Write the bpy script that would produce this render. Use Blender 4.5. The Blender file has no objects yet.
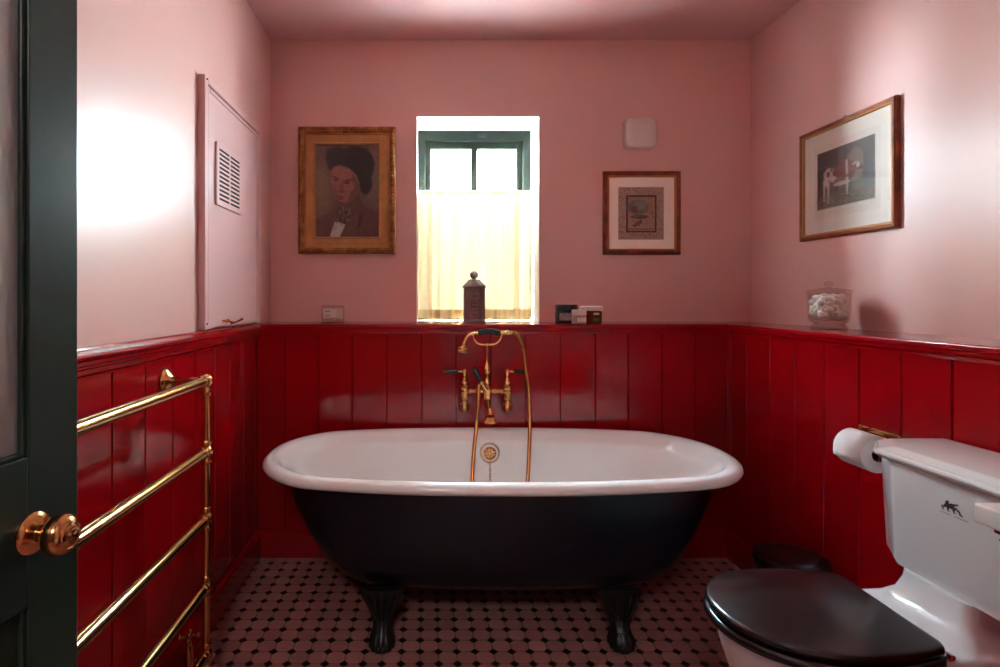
import bpy, bmesh, math, random
import numpy as np
from mathutils import Vector, Matrix

random.seed(7)
rng = np.random.default_rng(5)
C = bpy.context.scene.collection
sc = bpy.context.scene
PI = math.pi

# ------------------------------------------------------------------ camera
F, VX, VY, EYE = 547.0, 428.0, 299.0, 1.2          # focal length in pixels, vanishing point, eye height
cam = bpy.data.cameras.new('camera')
cam.sensor_fit = 'HORIZONTAL'; cam.sensor_width = 36.0
cam.lens = F * 36.0 / 1000.0
cam.shift_x = (500 - VX) / 1000.0
cam.shift_y = (VY - 333.5) / 1000.0
cam.clip_start = 0.02
co = bpy.data.objects.new('camera', cam); C.objects.link(co)
co.location = (0, 0, EYE); co.rotation_euler = (PI / 2, 0, 0)
sc.camera = co

# ------------------------------------------------------------------ view, world, light
sc.view_settings.view_transform = 'Standard'
sc.view_settings.look = 'None'
sc.view_settings.gamma = 1.0
sc.view_settings.use_curve_mapping = False
sc.view_settings.exposure = 1.38
sc.cycles.use_denoising = True
sc.cycles.max_bounces = 14
sc.cycles.diffuse_bounces = 8
sc.cycles.glossy_bounces = 6
sc.cycles.transmission_bounces = 10
sc.cycles.transparent_max_bounces = 12
sc.cycles.sample_clamp_indirect = 20.0
sc.cycles.use_guiding = True
sc.cycles.use_adaptive_sampling = False
sc.cycles.caustics_reflective = False
sc.cycles.caustics_refractive = False

w = bpy.data.worlds.new('overcast_sky'); sc.world = w; w.use_nodes = True
bg = w.node_tree.nodes['Background']
bg.inputs[0].default_value = (0.66, 0.88, 1.0, 1)
bg.inputs[1].default_value = 300.0

def area(name, loc, rot, sx, sy, power, col):
    l = bpy.data.lights.new(name, 'AREA'); l.shape = 'RECTANGLE'; l.size = sx; l.size_y = sy
    l.energy = power; l.color = col
    o = bpy.data.objects.new(name, l); C.objects.link(o); o.location = loc; o.rotation_euler = rot
    return o
# sampling portal in the window opening, emits nothing itself
por = area('window_portal', (0.225, 3.16, 1.62), (-PI / 2, 0, 0), 0.70, 1.10, 1, (1, 1, 1))
por.data.cycles.is_portal = True
# added fill light, unseen, in the hallway behind the camera
hall = area('hallway_fill_light', (-0.25, -1.0, 2.35), (0, 0, 0), 0.5, 0.5, 14, (1.0, 0.95, 0.90))

# ------------------------------------------------------------------ helpers
def PX(px, py, Y):
    "the point at depth Y seen at pixel px, py"
    return Vector(((px - VX) * Y / F, Y, EYE - (py - VY) * Y / F))

def lin(r, g, b):
    f = lambda c: (c / 255 / 12.92) if c / 255 <= 0.04045 else ((c / 255 + 0.055) / 1.055) ** 2.4
    return (f(r), f(g), f(b))

class MB:
    def __init__(s): s.v = []; s.f = []; s.m = []; s.mi = 0
    def add(s, vs, fs):
        n = len(s.v); s.v += [tuple(p) for p in vs]
        for q in fs: s.f.append([n + i for i in q]); s.m.append(s.mi)
        return s
    def box(s, x0, x1, y0, y1, z0, z1):
        vs = [(x, y, z) for z in (z0, z1) for y in (y0, y1) for x in (x0, x1)]
        return s.add(vs, [(0, 2, 3, 1), (4, 5, 7, 6), (0, 1, 5, 4), (2, 6, 7, 3), (0, 4, 6, 2), (1, 3, 7, 5)])
    def loft(s, rings, cap0=True, cap1=True, closed=False):
        n = len(rings[0]); vs = [p for r in rings for p in r]; fs = []
        K = len(rings)
        for k in range(K if closed else K - 1):
            a = k * n; b = ((k + 1) % K) * n
            for i in range(n):
                j = (i + 1) % n
                fs.append((a + i, a + j, b + j, b + i))
        if not closed:
            if cap0: fs.append(tuple(reversed(range(n))))
            if cap1: fs.append(tuple(range((K - 1) * n, K * n)))
        return s.add(vs, fs)
    def tube(s, pts, r, n=12, caps=True):
        pts = [Vector(p) for p in pts]
        if not isinstance(r, (list, tuple)): r = [r] * len(pts)
        t0 = (pts[1] - pts[0]).normalized()
        up = Vector((0, 0, 1)) if abs(t0.z) < 0.9 else Vector((0, 1, 0))
        u = t0.cross(up).normalized(); rings = []
        for i, p in enumerate(pts):
            if i == 0: t = pts[1] - p
            elif i == len(pts) - 1: t = p - pts[i - 1]
            else: t = pts[i + 1] - pts[i - 1]
            t.normalize(); u = (u - t * u.dot(t)).normalized(); w_ = t.cross(u)
            rings.append([p + (u * math.cos(a) + w_ * math.sin(a)) * r[i] for a in [2 * PI * k / n for k in range(n)]])
        return s.loft(rings, caps, caps)
    def lathe(s, prof, o=(0, 0, 0), axis=(0, 0, 1), n=32):
        "prof: (radius, distance along the axis)"
        o = Vector(o); ax = Vector(axis).normalized()
        up = Vector((1, 0, 0)) if abs(ax.x) < 0.9 else Vector((0, 1, 0))
        u = ax.cross(up).normalized(); w_ = ax.cross(u)
        rings = [[o + ax * h + (u * math.cos(2 * PI * k / n) + w_ * math.sin(2 * PI * k / n)) * max(r, 1e-4)
                  for k in range(n)] for r, h in prof]
        return s.loft(rings)
    def ball(s, c, r, n=16, sc_=(1, 1, 1)):
        rings = []; m = max(6, n // 2)
        for i in range(m + 1):
            a = PI * i / m; rr = max(math.sin(a), 1e-3)
            rings.append([(c[0] + r * sc_[0] * rr * math.cos(2 * PI * k / n), c[1] + r * sc_[1] * rr * math.sin(2 * PI * k / n),
                           c[2] - r * sc_[2] * math.cos(a)) for k in range(n)])
        return s.loft(rings)
    def build(s, name, mat, parent=None, smooth=35, bevel=0.0, seg=2, subsurf=0):
        me = bpy.data.meshes.new(name)
        o = bpy.data.objects.new(name, me); C.objects.link(o)
        org = Vector((0, 0, 0))
        if parent is not None:
            p = parent
            while p.parent: p = p.parent
            org = ORG.get(p.name, {}).get('v', Vector((0, 0, 0)))
            o.parent = parent
        me.from_pydata([tuple(Vector(q) - org) for q in s.v], [], s.f)
        mats = mat if isinstance(mat, (list, tuple)) else [mat]
        for m_ in mats: me.materials.append(m_)
        me.polygons.foreach_set('material_index', s.m)
        bm = bmesh.new(); bm.from_mesh(me); bmesh.ops.recalc_face_normals(bm, faces=bm.faces); bm.to_mesh(me); bm.free()
        if smooth:
            me.polygons.foreach_set('use_smooth', [True] * len(me.polygons))
            me.set_sharp_from_angle(angle=math.radians(smooth))
        if bevel:
            b = o.modifiers.new('bevel', 'BEVEL'); b.width = bevel; b.segments = seg; b.limit_method = 'ANGLE'
            b.angle_limit = math.radians(40)
            if not smooth: pass
            me.polygons.foreach_set('use_smooth', [True] * len(me.polygons))
            b.harden_normals = True
        if subsurf:
            m_ = o.modifiers.new('subsurf', 'SUBSURF'); m_.levels = subsurf; m_.render_levels = subsurf
        me.update()
        return o
ORG = {}

def tag(o, label=None, cat=None, group=None, kind=None):
    if label: o['label'] = label
    if cat: o['category'] = cat
    if group: o['group'] = group
    if kind: o['kind'] = kind
    return o
def thing(name, label, cat, loc, group=None):
    o = bpy.data.objects.new(name, None); C.objects.link(o); o.location = loc
    o.empty_display_size = 0.05
    ORG[o.name] = {'v': Vector(loc)}
    return tag(o, label, cat, group)
def struct(o, label=None):
    o['kind'] = 'structure'
    if label: o['label'] = label
    return o

def catmull(pts, k=8):
    pts = [Vector(p) for p in pts]; P = [pts[0]] + pts + [pts[-1]]; out = []
    for i in range(1, len(P) - 2):
        for j in range(k):
            t = j / k
            out.append(0.5 * ((2 * P[i]) + (P[i + 1] - P[i - 1]) * t + (2 * P[i - 1] - 5 * P[i] + 4 * P[i + 1] - P[i + 2]) * t * t
                              + (3 * P[i] - P[i - 1] - 3 * P[i + 1] + P[i + 2]) * t ** 3))
    out.append(pts[-1]); return out

# ------------------------------------------------------------------ materials
def mat(name, col, rough=0.5, metal=0.0, coat=0.0, bump=None, var=None, spec=0.5, coat_rough=0.05, trans=0.0, ior=1.45):
    m = bpy.data.materials.new(name); m.use_nodes = True; nt = m.node_tree
    b = nt.nodes['Principled BSDF']
    b.inputs['Base Color'].default_value = (*col, 1); b.inputs['Roughness'].default_value = rough
    b.inputs['Metallic'].default_value = metal; b.inputs['Coat Weight'].default_value = coat
    b.inputs['Coat Roughness'].default_value = coat_rough
    b.inputs['Specular IOR Level'].default_value = spec
    b.inputs['Transmission Weight'].default_value = trans; b.inputs['IOR'].default_value = ior
    tc = nt.nodes.new('ShaderNodeTexCoord')
    if var:      # (scale, second colour, amount)
        n = nt.nodes.new('ShaderNodeTexNoise'); n.inputs['Scale'].default_value = var[0]; n.inputs['Detail'].default_value = 5
        nt.links.new(tc.outputs['Object'], n.inputs['Vector'])
        r = nt.nodes.new('ShaderNodeMapRange'); r.inputs[1].default_value = 0.35; r.inputs[2].default_value = 0.65
        r.inputs[4].default_value = var[2]
        nt.links.new(n.outputs['Fac'], r.inputs[0])
        x = nt.nodes.new('ShaderNodeMix'); x.data_type = 'RGBA'
        x.inputs[6].default_value = (*col, 1); x.inputs[7].default_value = (*var[1], 1)
        nt.links.new(r.outputs[0], x.inputs[0]); nt.links.new(x.outputs[2], b.inputs['Base Color'])
    if bump:     # (scale, strength, distance)
        n = nt.nodes.new('ShaderNodeTexNoise'); n.inputs['Scale'].default_value = bump[0]; n.inputs['Detail'].default_value = 3
        nt.links.new(tc.outputs['Object'], n.inputs['Vector'])
        u = nt.nodes.new('ShaderNodeBump'); u.inputs['Strength'].default_value = bump[1]; u.inputs['Distance'].default_value = bump[2]
        nt.links.new(n.outputs['Fac'], u.inputs['Height']); nt.links.new(u.outputs[0], b.inputs['Normal'])
    return m

M = {}
M['pink'] = mat('pink_eggshell_paint', lin(219, 172, 164), 0.38, spec=0.6, bump=(3.0, 0.10, 0.01), var=(1.5, lin(216, 169, 161), 0.5))
M['pink_ceiling'] = mat('pink_ceiling_paint', lin(205, 160, 158), 0.5, bump=(4.0, 0.1, 0.01))
M['pink_wood'] = mat('pink_painted_wood', lin(218, 176, 174), 0.33, bump=(20, 0.05, 0.002))
M['reveal'] = mat('white_painted_plaster', (0.80, 0.76, 0.76), 0.6, bump=(12, 0.1, 0.003))
M['red'] = mat('red_gloss_paint', lin(145, 3, 12), 0.16, spec=0.5, coat=0.3, bump=(9.0, 0.10, 0.004), var=(2, lin(137, 3, 11), 0.6))
M['green'] = mat('dark_green_gloss_paint', lin(34, 46, 38), 0.30, bump=(60, 0.12, 0.002), var=(8, lin(26, 34, 30), 0.8))
M['green_win'] = mat('green_window_paint', lin(20, 25, 17), 0.6, spec=0.2, bump=(40, 0.1, 0.002))
M['brass'] = mat('polished_brass', lin(226, 164, 108), 0.16, metal=1.0, bump=(60, 0.03, 0.001), var=(25, lin(190, 125, 70), 0.6))
M['brass_pale'] = mat('pale_brass', lin(218, 185, 130), 0.17, metal=1.0, bump=(60, 0.03, 0.001), var=(12, lin(205, 160, 105), 0.7))
M['copper'] = mat('warm_brass_hose', lin(200, 135, 80), 0.25, metal=1.0)
M['black'] = mat('black_ceramic', (0.010, 0.010, 0.011), 0.12)
M['enamel'] = mat('white_enamel', (0.80, 0.77, 0.76), 0.12, coat=0.4, bump=(6, 0.04, 0.003))
M['navy'] = mat('dark_blue_tub_paint', lin(14, 18, 28), 0.32, bump=(18, 0.12, 0.003), var=(6, lin(11, 14, 22), 0.7))
M['iron'] = mat('black_cast_iron', lin(26, 24, 24), 0.35, bump=(50, 0.25, 0.002))
M['china'] = mat('white_vitreous_china', (0.80, 0.80, 0.80), 0.08, coat=0.5)
M['seat'] = mat('dark_stained_wood_seat', lin(28, 16, 16), 0.26, coat=0.35, coat_rough=0.2, var=(14, lin(20, 11, 12), 0.7), bump=(25, 0.06, 0.002))
M['paper'] = mat('toilet_paper', (0.86, 0.84, 0.82), 0.95, bump=(90, 0.3, 0.001))
M['card'] = mat('brown_cardboard', lin(120, 84, 60), 0.9)
M['bin'] = mat('black_bin_metal', (0.012, 0.011, 0.012), 0.2)
M['gold'] = mat('gilt_wood', lin(178, 122, 66), 0.42, metal=0.55, bump=(70, 0.8, 0.006), var=(30, lin(120, 66, 28), 0.9))
M['gold_flat'] = mat('flat_gilt_slip', lin(182, 130, 78), 0.40, metal=0.45, bump=(120, 0.2, 0.001), var=(18, lin(158, 106, 62), 0.7))
M['frame_wood'] = mat('reddish_gilt_frame_wood', lin(140, 66, 30), 0.35, metal=0.25, bump=(80, 0.3, 0.002), var=(22, lin(96, 38, 20), 0.9))
M['frame_inner'] = mat('dull_gold_inner_edge', lin(176, 118, 60), 0.4, metal=0.4)
M['mount'] = mat('cream_mount_board', lin(226, 206, 190), 0.8)
M['plastic'] = mat('white_plastic', lin(222, 205, 198), 0.35)
M['dark'] = mat('dark_void', (0.01, 0.008, 0.008), 0.9)
M['tin'] = mat('mauve_grey_glazed_tin', lin(128, 104, 98), 0.35, bump=(40, 0.15, 0.002), var=(20, lin(108, 84, 80), 0.6))
M['tin_label'] = mat('dark_printed_label', lin(70, 48, 48), 0.5)
M['tin_pale'] = mat('pale_label_ground', lin(165, 140, 128), 0.5)
M['jar_black'] = mat('black_plastic_jar', lin(26, 20, 20), 0.2)
M['jar_label'] = mat('silver_jar_label', lin(190, 165, 165), 0.3, var=(220, lin(40, 30, 34), 1.0))
M['jar_white'] = mat('pale_pink_plastic_lid', lin(212, 186, 180), 0.4)
M['jar_mauve'] = mat('mauve_frosted_jar', lin(146, 112, 112), 0.35)
M['amber'] = mat('amber_glass_jar', lin(96, 30, 14), 0.12)
M['green_label'] = mat('green_label_print', lin(62, 92, 40), 0.5)
M['wax'] = mat('candle_wax', lin(225, 200, 182), 0.5)
M['wax_label'] = mat('candle_label', lin(214, 196, 190), 0.6)
M['ink'] = mat('grey_black_ink', lin(66, 60, 66), 0.5)
M['slab'] = mat('white_basin_top', (0.80, 0.78, 0.75), 0.15)
M['cotton'] = mat('cotton_wool', (0.86, 0.82, 0.80), 1.0, bump=(60, 0.8, 0.004))
M['house'] = None

def glass(name, col=(1, 1, 1), rough=0.0, thin=True):
    m = bpy.data.materials.new(name); m.use_nodes = True; nt = m.node_tree
    for n in list(nt.nodes): nt.nodes.remove(n)
    out = nt.nodes.new('ShaderNodeOutputMaterial')
    if thin:
        t = nt.nodes.new('ShaderNodeBsdfTransparent'); t.inputs[0].default_value = (*col, 1)
        g = nt.nodes.new('ShaderNodeBsdfGlossy'); g.inputs['Roughness'].default_value = max(rough, 0.02)
        lw = nt.nodes.new('ShaderNodeLayerWeight'); lw.inputs[0].default_value = 0.5
        pw = nt.nodes.new('ShaderNodeMath'); pw.operation = 'POWER'; pw.inputs[1].default_value = 5.0; nt.links.new(lw.outputs['Facing'], pw.inputs[0])
        fr = nt.nodes.new('ShaderNodeMath'); fr.operation = 'MULTIPLY_ADD'; fr.inputs[1].default_value = 0.95; fr.inputs[2].default_value = 0.04
        nt.links.new(pw.outputs[0], fr.inputs[0])
        mx = nt.nodes.new('ShaderNodeMixShader')
        nt.links.new(fr.outputs[0], mx.inputs[0]); nt.links.new(t.outputs[0], mx.inputs[1]); nt.links.new(g.outputs[0], mx.inputs[2])
        nt.links.new(mx.outputs[0], out.inputs[0])
    return m
M['pane'] = glass('window_glass', (0.97, 0.99, 0.98))
M['door_pane'] = mat('frosted_door_glass', (0.80, 0.82, 0.82), 0.65, trans=0.8)
M['jar_glass'] = glass('clear_jar_glass', (0.94, 0.92, 0.90))

# red, with the room's octagon-and-dot floor
def floor_mat():
    m = bpy.data.materials.new('octagon_and_dot_floor_tiles'); m.use_nodes = True; nt = m.node_tree; L = nt.links
    b = nt.nodes['Principled BSDF']; T = 0.0624
    tc = nt.nodes.new('ShaderNodeTexCoord'); sp = nt.nodes.new('ShaderNodeSeparateXYZ'); L.new(tc.outputs['Object'], sp.inputs[0])
    def M_(op, a, b_=None, c=None):
        n = nt.nodes.new('ShaderNodeMath'); n.operation = op
        for i, x in enumerate((a, b_, c)):
            if x is None: continue
            if isinstance(x, (int, float)): n.inputs[i].default_value = x
            else: L.new(x, n.inputs[i])
        return n.outputs[0]
    def dist(ch, ph):    # distance to nearest joint line in tile units, 0..0.5
        s = M_('DIVIDE', M_('SUBTRACT', ch, ph), T)
        fr = M_('FRACT', s)
        return M_('MINIMUM', fr, M_('SUBTRACT', 1.0, fr)), M_('FLOOR', s)
    dx, ix = dist(sp.outputs[0], 0.160 - 100 * T); dy, iy = dist(sp.outputs[1], 1.799 - 100 * T)
    sm = M_('ADD', dx, dy)
    dot = M_('LESS_THAN', sm, 0.250)
    gr1 = M_('LESS_THAN', M_('MINIMUM', dx, dy), 0.018)
    gr2 = M_('LESS_THAN', M_('ABSOLUTE', M_('SUBTRACT', sm, 0.262)), 0.018)
    gr = M_('MAXIMUM', M_('MULTIPLY', gr1, M_('SUBTRACT', 1.0, dot)), gr2)
    # tile to tile variation
    cv = nt.nodes.new('ShaderNodeCombineXYZ'); L.new(ix, cv.inputs[0]); L.new(iy, cv.inputs[1])
    wn = nt.nodes.new('ShaderNodeTexWhiteNoise'); wn.noise_dimensions = '2D'; L.new(cv.outputs[0], wn.inputs['Vector'])
    cr = nt.nodes.new('ShaderNodeMix'); cr.data_type = 'RGBA'
    cr.inputs[6].default_value = (*lin(165, 116, 110), 1); cr.inputs[7].default_value = (*lin(148, 102, 98), 1)
    L.new(wn.outputs['Value'], cr.inputs[0])
    m1 = nt.nodes.new('ShaderNodeMix'); m1.data_type = 'RGBA'; L.new(dot, m1.inputs[0]); L.new(cr.outputs[2], m1.inputs[6])
    m1.inputs[7].default_value = (0.006, 0.005, 0.005, 1)
    m2 = nt.nodes.new('ShaderNodeMix'); m2.data_type = 'RGBA'; L.new(gr, m2.inputs[0]); L.new(m1.outputs[2], m2.inputs[6])
    m2.inputs[7].default_value = (*lin(88, 48, 45), 1)
    L.new(m2.outputs[2], b.inputs['Base Color'])
    b.inputs['Roughness'].default_value = 0.42
    bu = nt.nodes.new('ShaderNodeBump'); bu.inputs['Strength'].default_value = 0.5; bu.inputs['Distance'].default_value = 0.002
    L.new(M_('SUBTRACT', 1.0, gr), bu.inputs['Height']); L.new(bu.outputs[0], b.inputs['Normal'])
    return m
M['tiles'] = floor_mat()

def brick_mat():
    m = bpy.data.materials.new('white_painted_brick'); m.use_nodes = True; nt = m.node_tree; L = nt.links
    b = nt.nodes['Principled BSDF']; b.inputs['Roughness'].default_value = 0.9
    tc = nt.nodes.new('ShaderNodeTexCoord'); mp = nt.nodes.new('ShaderNodeMapping'); mp.inputs['Rotation'].default_value = (PI / 2, 0, 0)
    L.new(tc.outputs['Object'], mp.inputs[0])
    br = nt.nodes.new('ShaderNodeTexBrick'); L.new(mp.outputs[0], br.inputs[0])
    br.inputs['Color1'].default_value = (0.80, 0.78, 0.74, 1); br.inputs['Color2'].default_value = (0.66, 0.62, 0.58, 1)
    br.inputs['Mortar'].default_value = (0.10, 0.08, 0.075, 1)
    br.inputs['Scale'].default_value = 1.0; br.inputs['Mortar Size'].default_value = 0.008
    br.inputs['Brick Width'].default_value = 0.26; br.inputs['Row Height'].default_value = 0.095
    L.new(br.outputs[0], b.inputs['Base Color'])
    return m
M['brick'] = brick_mat()

def curtain_mat(name, col, tcol, tfac=0.55):
    m = bpy.data.materials.new(name); m.use_nodes = True; nt = m.node_tree; L = nt.links
    for n in list(nt.nodes): nt.nodes.remove(n)
    out = nt.nodes.new('ShaderNodeOutputMaterial')
    d = nt.nodes.new('ShaderNodeBsdfDiffuse'); d.inputs[0].default_value = (*col, 1)
    t = nt.nodes.new('ShaderNodeBsdfTranslucent'); t.inputs[0].default_value = (*tcol, 1)
    mx = nt.nodes.new('ShaderNodeMixShader'); mx.inputs[0].default_value = tfac
    tc = nt.nodes.new('ShaderNodeTexCoord'); wv = nt.nodes.new('ShaderNodeTexNoise'); wv.inputs['Scale'].default_value = 300
    L.new(tc.outputs['Object'], wv.inputs['Vector'])
    bu = nt.nodes.new('ShaderNodeBump'); bu.inputs['Strength'].default_value = 0.2; bu.inputs['Distance'].default_value = 0.001
    L.new(wv.outputs['Fac'], bu.inputs['Height']); L.new(bu.outputs[0], d.inputs['Normal'])
    L.new(d.outputs[0], mx.inputs[1]); L.new(t.outputs[0], mx.inputs[2]); L.new(mx.outputs[0], out.inputs[0])
    return m
M['curtain'] = curtain_mat('cream_linen', lin(240, 226, 196), lin(244, 226, 176), 0.014)
M['hem'] = curtain_mat('cream_linen_hem', lin(225, 200, 150), lin(240, 205, 140), 0.026)

def attr_mat(name, rough=0.6, coat=0.0):
    m = bpy.data.materials.new(name); m.use_nodes = True; nt = m.node_tree
    b = nt.nodes['Principled BSDF']; b.inputs['Roughness'].default_value = rough; b.inputs['Coat Weight'].default_value = coat
    a = nt.nodes.new('ShaderNodeAttribute'); a.attribute_name = 'paint'
    nt.links.new(a.outputs['Color'], b.inputs['Base Color'])
    return m

# ------------------------------------------------------------------ room shell
YB, YP = 2.81, 2.555          # upper back wall, face of the back panelling
XL, XLP = -0.81, -0.795       # left wall, face of its panelling
XR, XRP = 1.659, 1.405        # upper right wall, face of the right panelling
YF, H = 0.06, 2.53            # inner face of the front wall, ceiling
ZS = 1.083                    # ledge height
WX0, WX1, WZ1 = -0.060, 0.573, 2.14   # window opening
YW = 3.04                     # window frame plane

b = MB(); b.box(-2.2, 2.2, -2.4, 3.3, -0.1, 0.0)
struct(b.build('floor', M['tiles'], smooth=0), 'pink octagon tiled floor with small black diamond dots')
b = MB(); b.box(-2.2, 2.2, -2.4, 3.3, H, H + 0.1)
struct(b.build('ceiling', M['pink_ceiling'], smooth=0), 'pink painted ceiling')
b = MB()
b.box(XL - 0.3, WX0, YB, YB + 0.35, 0, H); b.box(WX1, XR + 0.3, YB, YB + 0.35, 0, H)
b.box(WX0, WX1, YB, YB + 0.35, WZ1, H); b.box(WX0, WX1, YB, YB + 0.35, 0, ZS - 0.02)
struct(b.build('wall_back', M['pink'], smooth=0), 'pink back wall pierced by the small window')
# the reveal around the window, white plaster skins
b = MB()
b.box(WX0, WX0 + 0.004, YB + 0.001, YW + 0.10, ZS, WZ1); b.box(WX1 - 0.004, WX1, YB + 0.001, YW + 0.10, ZS, WZ1)
b.box(WX0, WX1, YB + 0.001, YW + 0.10, WZ1 - 0.004, WZ1); b.box(WX0, WX1, 2.925, YW + 0.10, ZS - 0.02, ZS)
struct(b.build('trim_1', M['reveal'], smooth=0), 'white plastered window reveal')
b = MB(); b.box(XL - 0.3, XL, YF - 0.2, YB, 0, H)
struct(b.build('wall_left', M['pink'], smooth=0), 'pink left wall above the red panelling')
b = MB(); b.box(XR, XR + 0.3, YF - 0.2, YB, 0, H)
struct(b.build('wall_right', M['pink'], smooth=0), 'pink right wall above the red panelling')
# front wall with the doorway the camera looks through
DX0, DX1, DH = -0.74, 0.14, 2.06
b = MB(); b.box(-2.2, DX0, -0.12, YF, 0, H); b.box(DX1, 2.2, -0.12, YF, 0, H); b.box(DX0, DX1, -0.12, YF, DH, H)
struct(b.build('wall_front', M['pink'], smooth=0), 'pink front wall around the doorway')
b = MB(); b.box(-2.0, -1.9, -2.4, -0.12, 0, H); b.box(1.9, 2.0, -2.4, -0.12, 0, H); b.box(-2.0, 2.0, -2.5, -2.4, 0, H)
struct(b.build('wall_hallway', mat('hallway_paint', lin(92, 70, 58), 0.8), smooth=0), 'plain pale hallway walls')

# panelling: boards with V grooves, profile extruded vertically
def board_wall(name, grooves, a0, a1, face, axis, sgn, z0, z1, label):
    """vertical boards along axis ('x' or 'y'); face = coordinate of the face; sgn = direction the body goes behind it"""
    pts = [(a0, 0)]; g, d = 0.0045, 0.007
    for q in sorted(grooves):
        if a0 + 0.01 < q < a1 - 0.01: pts += [(q - g, 0), (q - 0.0012, d), (q + 0.0012, d), (q + g, 0)]
    pts.append((a1, 0))
    back = [(a1, 0.03), (a0, 0.03)]
    prof = pts + back
    def P(a, dd, z): return (a, face + sgn * dd, z) if axis == 'x' else (face + sgn * dd, a, z)
    n = len(prof); vs = [P(a, d_, z0) for a, d_ in prof] + [P(a, d_, z1) for a, d_ in prof]
    fs = [(i, (i + 1) % n, n + (i + 1) % n, n + i) for i in range(n)] + [tuple(range(n)), tuple(range(2 * n - 1, n - 1, -1))]
    o = MB().add(vs, fs).build(name, M['red'], smooth=20)
    return struct(o, label)
gb = [(p - VX) * YP / F for p in (285, 318.5, 352.5, 387, 421.5, 456, 490.5, 525, 560, 595, 628, 662, 695, 727)]
board_wall('trim_2', gb, XLP - 0.01, XRP + 0.01, YP, 'x', 1, 0, ZS - 0.02, 'red tongue and groove panelling on the back wall')
gl = [XLP * F / (p - VX) for p in (112.1, 145.4, 172.9, 196, 215.1, 229.9, 243.7)]
st = (gl[-1] - gl[0]) / 6
gl += [gl[0] - st * k for k in range(1, 9)] + [gl[-1] + st]
board_wall('trim_3', gl, YF, YP, XLP, 'y', -1, 0, ZS - 0.03, 'red tongue and groove panelling on the left wall')
gr_ = [XRP * F / (p - VX) for p in (731, 746.7, 770, 795, 824, 859, 901, 952)]
gr_ += [gr_[-1] - 0.157 * k for k in range(1, 9)]
board_wall('trim_4', gr_, YF, YP, XRP, 'y', 1, 0, ZS - 0.02, 'red tongue and groove panelling on the right wall')
# solid behind the boards
b = MB(); b.box(XRP + 0.03, XR, YF, YB, 0, ZS - 0.02); b.box(XL, XRP + 0.03, YP + 0.03, YB, 0, ZS - 0.02)
struct(b.build('trim_5', M['red'], smooth=0), 'boxed-in ledge core behind the panelling')
# ledge tops with rounded nosing (back runs into the window reveal as the sill)
NZ = 0.020
b = MB(); b.box(XL, XRP - 0.014, YP - 0.014, YB, ZS - NZ, ZS)
b.box(WX0, WX1, YB, 2.925, ZS - NZ, ZS)
struct(b.build('trim_6', M['red'], bevel=0.006, seg=3), 'red glossy ledge and window sill along the back wall')
b = MB(); b.box(XRP - 0.014, XR, YF, YB, ZS - NZ, ZS)
struct(b.build('trim_7', M['red'], bevel=0.006, seg=3), 'red glossy ledge along the right wall')
def mould(name, prof, path, label):
    """prof: (out, z) outline; path 'back' runs in x; 'left'/'right' in y"""
    kind, a0, a1, face = path
    f = {'back': lambda a, o, z: (a, face - o, z), 'left': lambda a, o, z: (face + o, a, z), 'right': lambda a, o, z: (face - o, a, z)}[kind]
    r0 = [f(a0, o, z) for o, z in prof]; r1 = [f(a1, o, z) for o, z in prof]
    return struct(MB().loft([r0, r1]).build(name, M['red'], smooth=25), label)
under = [(0, ZS - 0.045), (0.003, ZS - 0.045), (0.005, ZS - 0.036), (0.010, ZS - 0.030), (0.011, ZS - 0.020), (0, ZS - 0.020)]
mould('trim_8', under, ('back', XLP, XRP, YP), 'small red moulding under the back ledge')
mould('trim_9', under, ('right', YF, YP, XRP), 'small red moulding under the right ledge')
dado = [(-0.012, ZS + 0.004), (0.004, ZS + 0.004), (0.006, ZS - 0.001), (0.012, ZS - 0.004), (0.026, ZS - 0.008), (0.030, ZS - 0.014), (0.030, ZS - 0.020),
        (0.024, ZS - 0.025), (0.022, ZS - 0.034), (0.017, ZS - 0.037), (0.016, ZS - 0.043), (0.011, ZS - 0.046), (0.010, ZS - 0.053),
        (0.008, ZS - 0.058), (0.004, ZS - 0.062), (0.004, ZS - 0.069), (-0.012, ZS - 0.069)]
mould('trim_10', dado, ('left', YF, YP - 0.002, XLP), 'stepped red dado moulding along the left wall')
sk = [(0, 0), (0.020, 0), (0.020, 0.105), (0.014, 0.112), (0.012, 0.122), (0.004, 0.128), (0, 0.128)]
mould('baseboard_back', sk, ('back', XLP, XRP, YP), 'red baseboard of the back wall')
mould('baseboard_left', sk, ('left', YF, YP, XLP), 'red baseboard of the left wall')
mould('baseboard_right', sk, ('right', YF, YP, XRP), 'red baseboard of the right wall')
# corner bead between back and right panelling
b = MB(); b.tube([(XRP - 0.006, YP - 0.006, 0.12), (XRP - 0.006, YP - 0.006, ZS - 0.03)], 0.008, 10)
struct(b.build('trim_11', M['red']), 'thin red corner bead')

# ------------------------------------------------------------------ window
b = MB()
fw = 0.045
b.box(WX0 + 0.004, WX0 + fw, YW, YW + 0.07, ZS, WZ1 - 0.004); b.box(WX1 - fw, WX1 - 0.004, YW, YW + 0.07, ZS, WZ1 - 0.004)
b.box(WX0 + fw, WX1 - fw, YW, YW + 0.07, WZ1 - 0.062, WZ1 - 0.004); b.box(WX0 + fw, WX1 - fw, YW, YW + 0.07, ZS, ZS + 0.05)
win = struct(b.build('window_1', M['green_win'], bevel=0.003), 'small green framed window in the back wall')
b = MB(); sx0, sx1, sz0, sz1 = WX0 + fw, WX1 - fw, ZS + 0.050, WZ1 - 0.062
sw = 0.032; cx = (474 - VX) * 3.07 / F
ys, ye = YW + 0.022, YW + 0.058
b.box(sx0, sx0 + sw, ys, ye, sz0, sz1); b.box(sx1 - sw, sx1, ys, ye, sz0, sz1)
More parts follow.
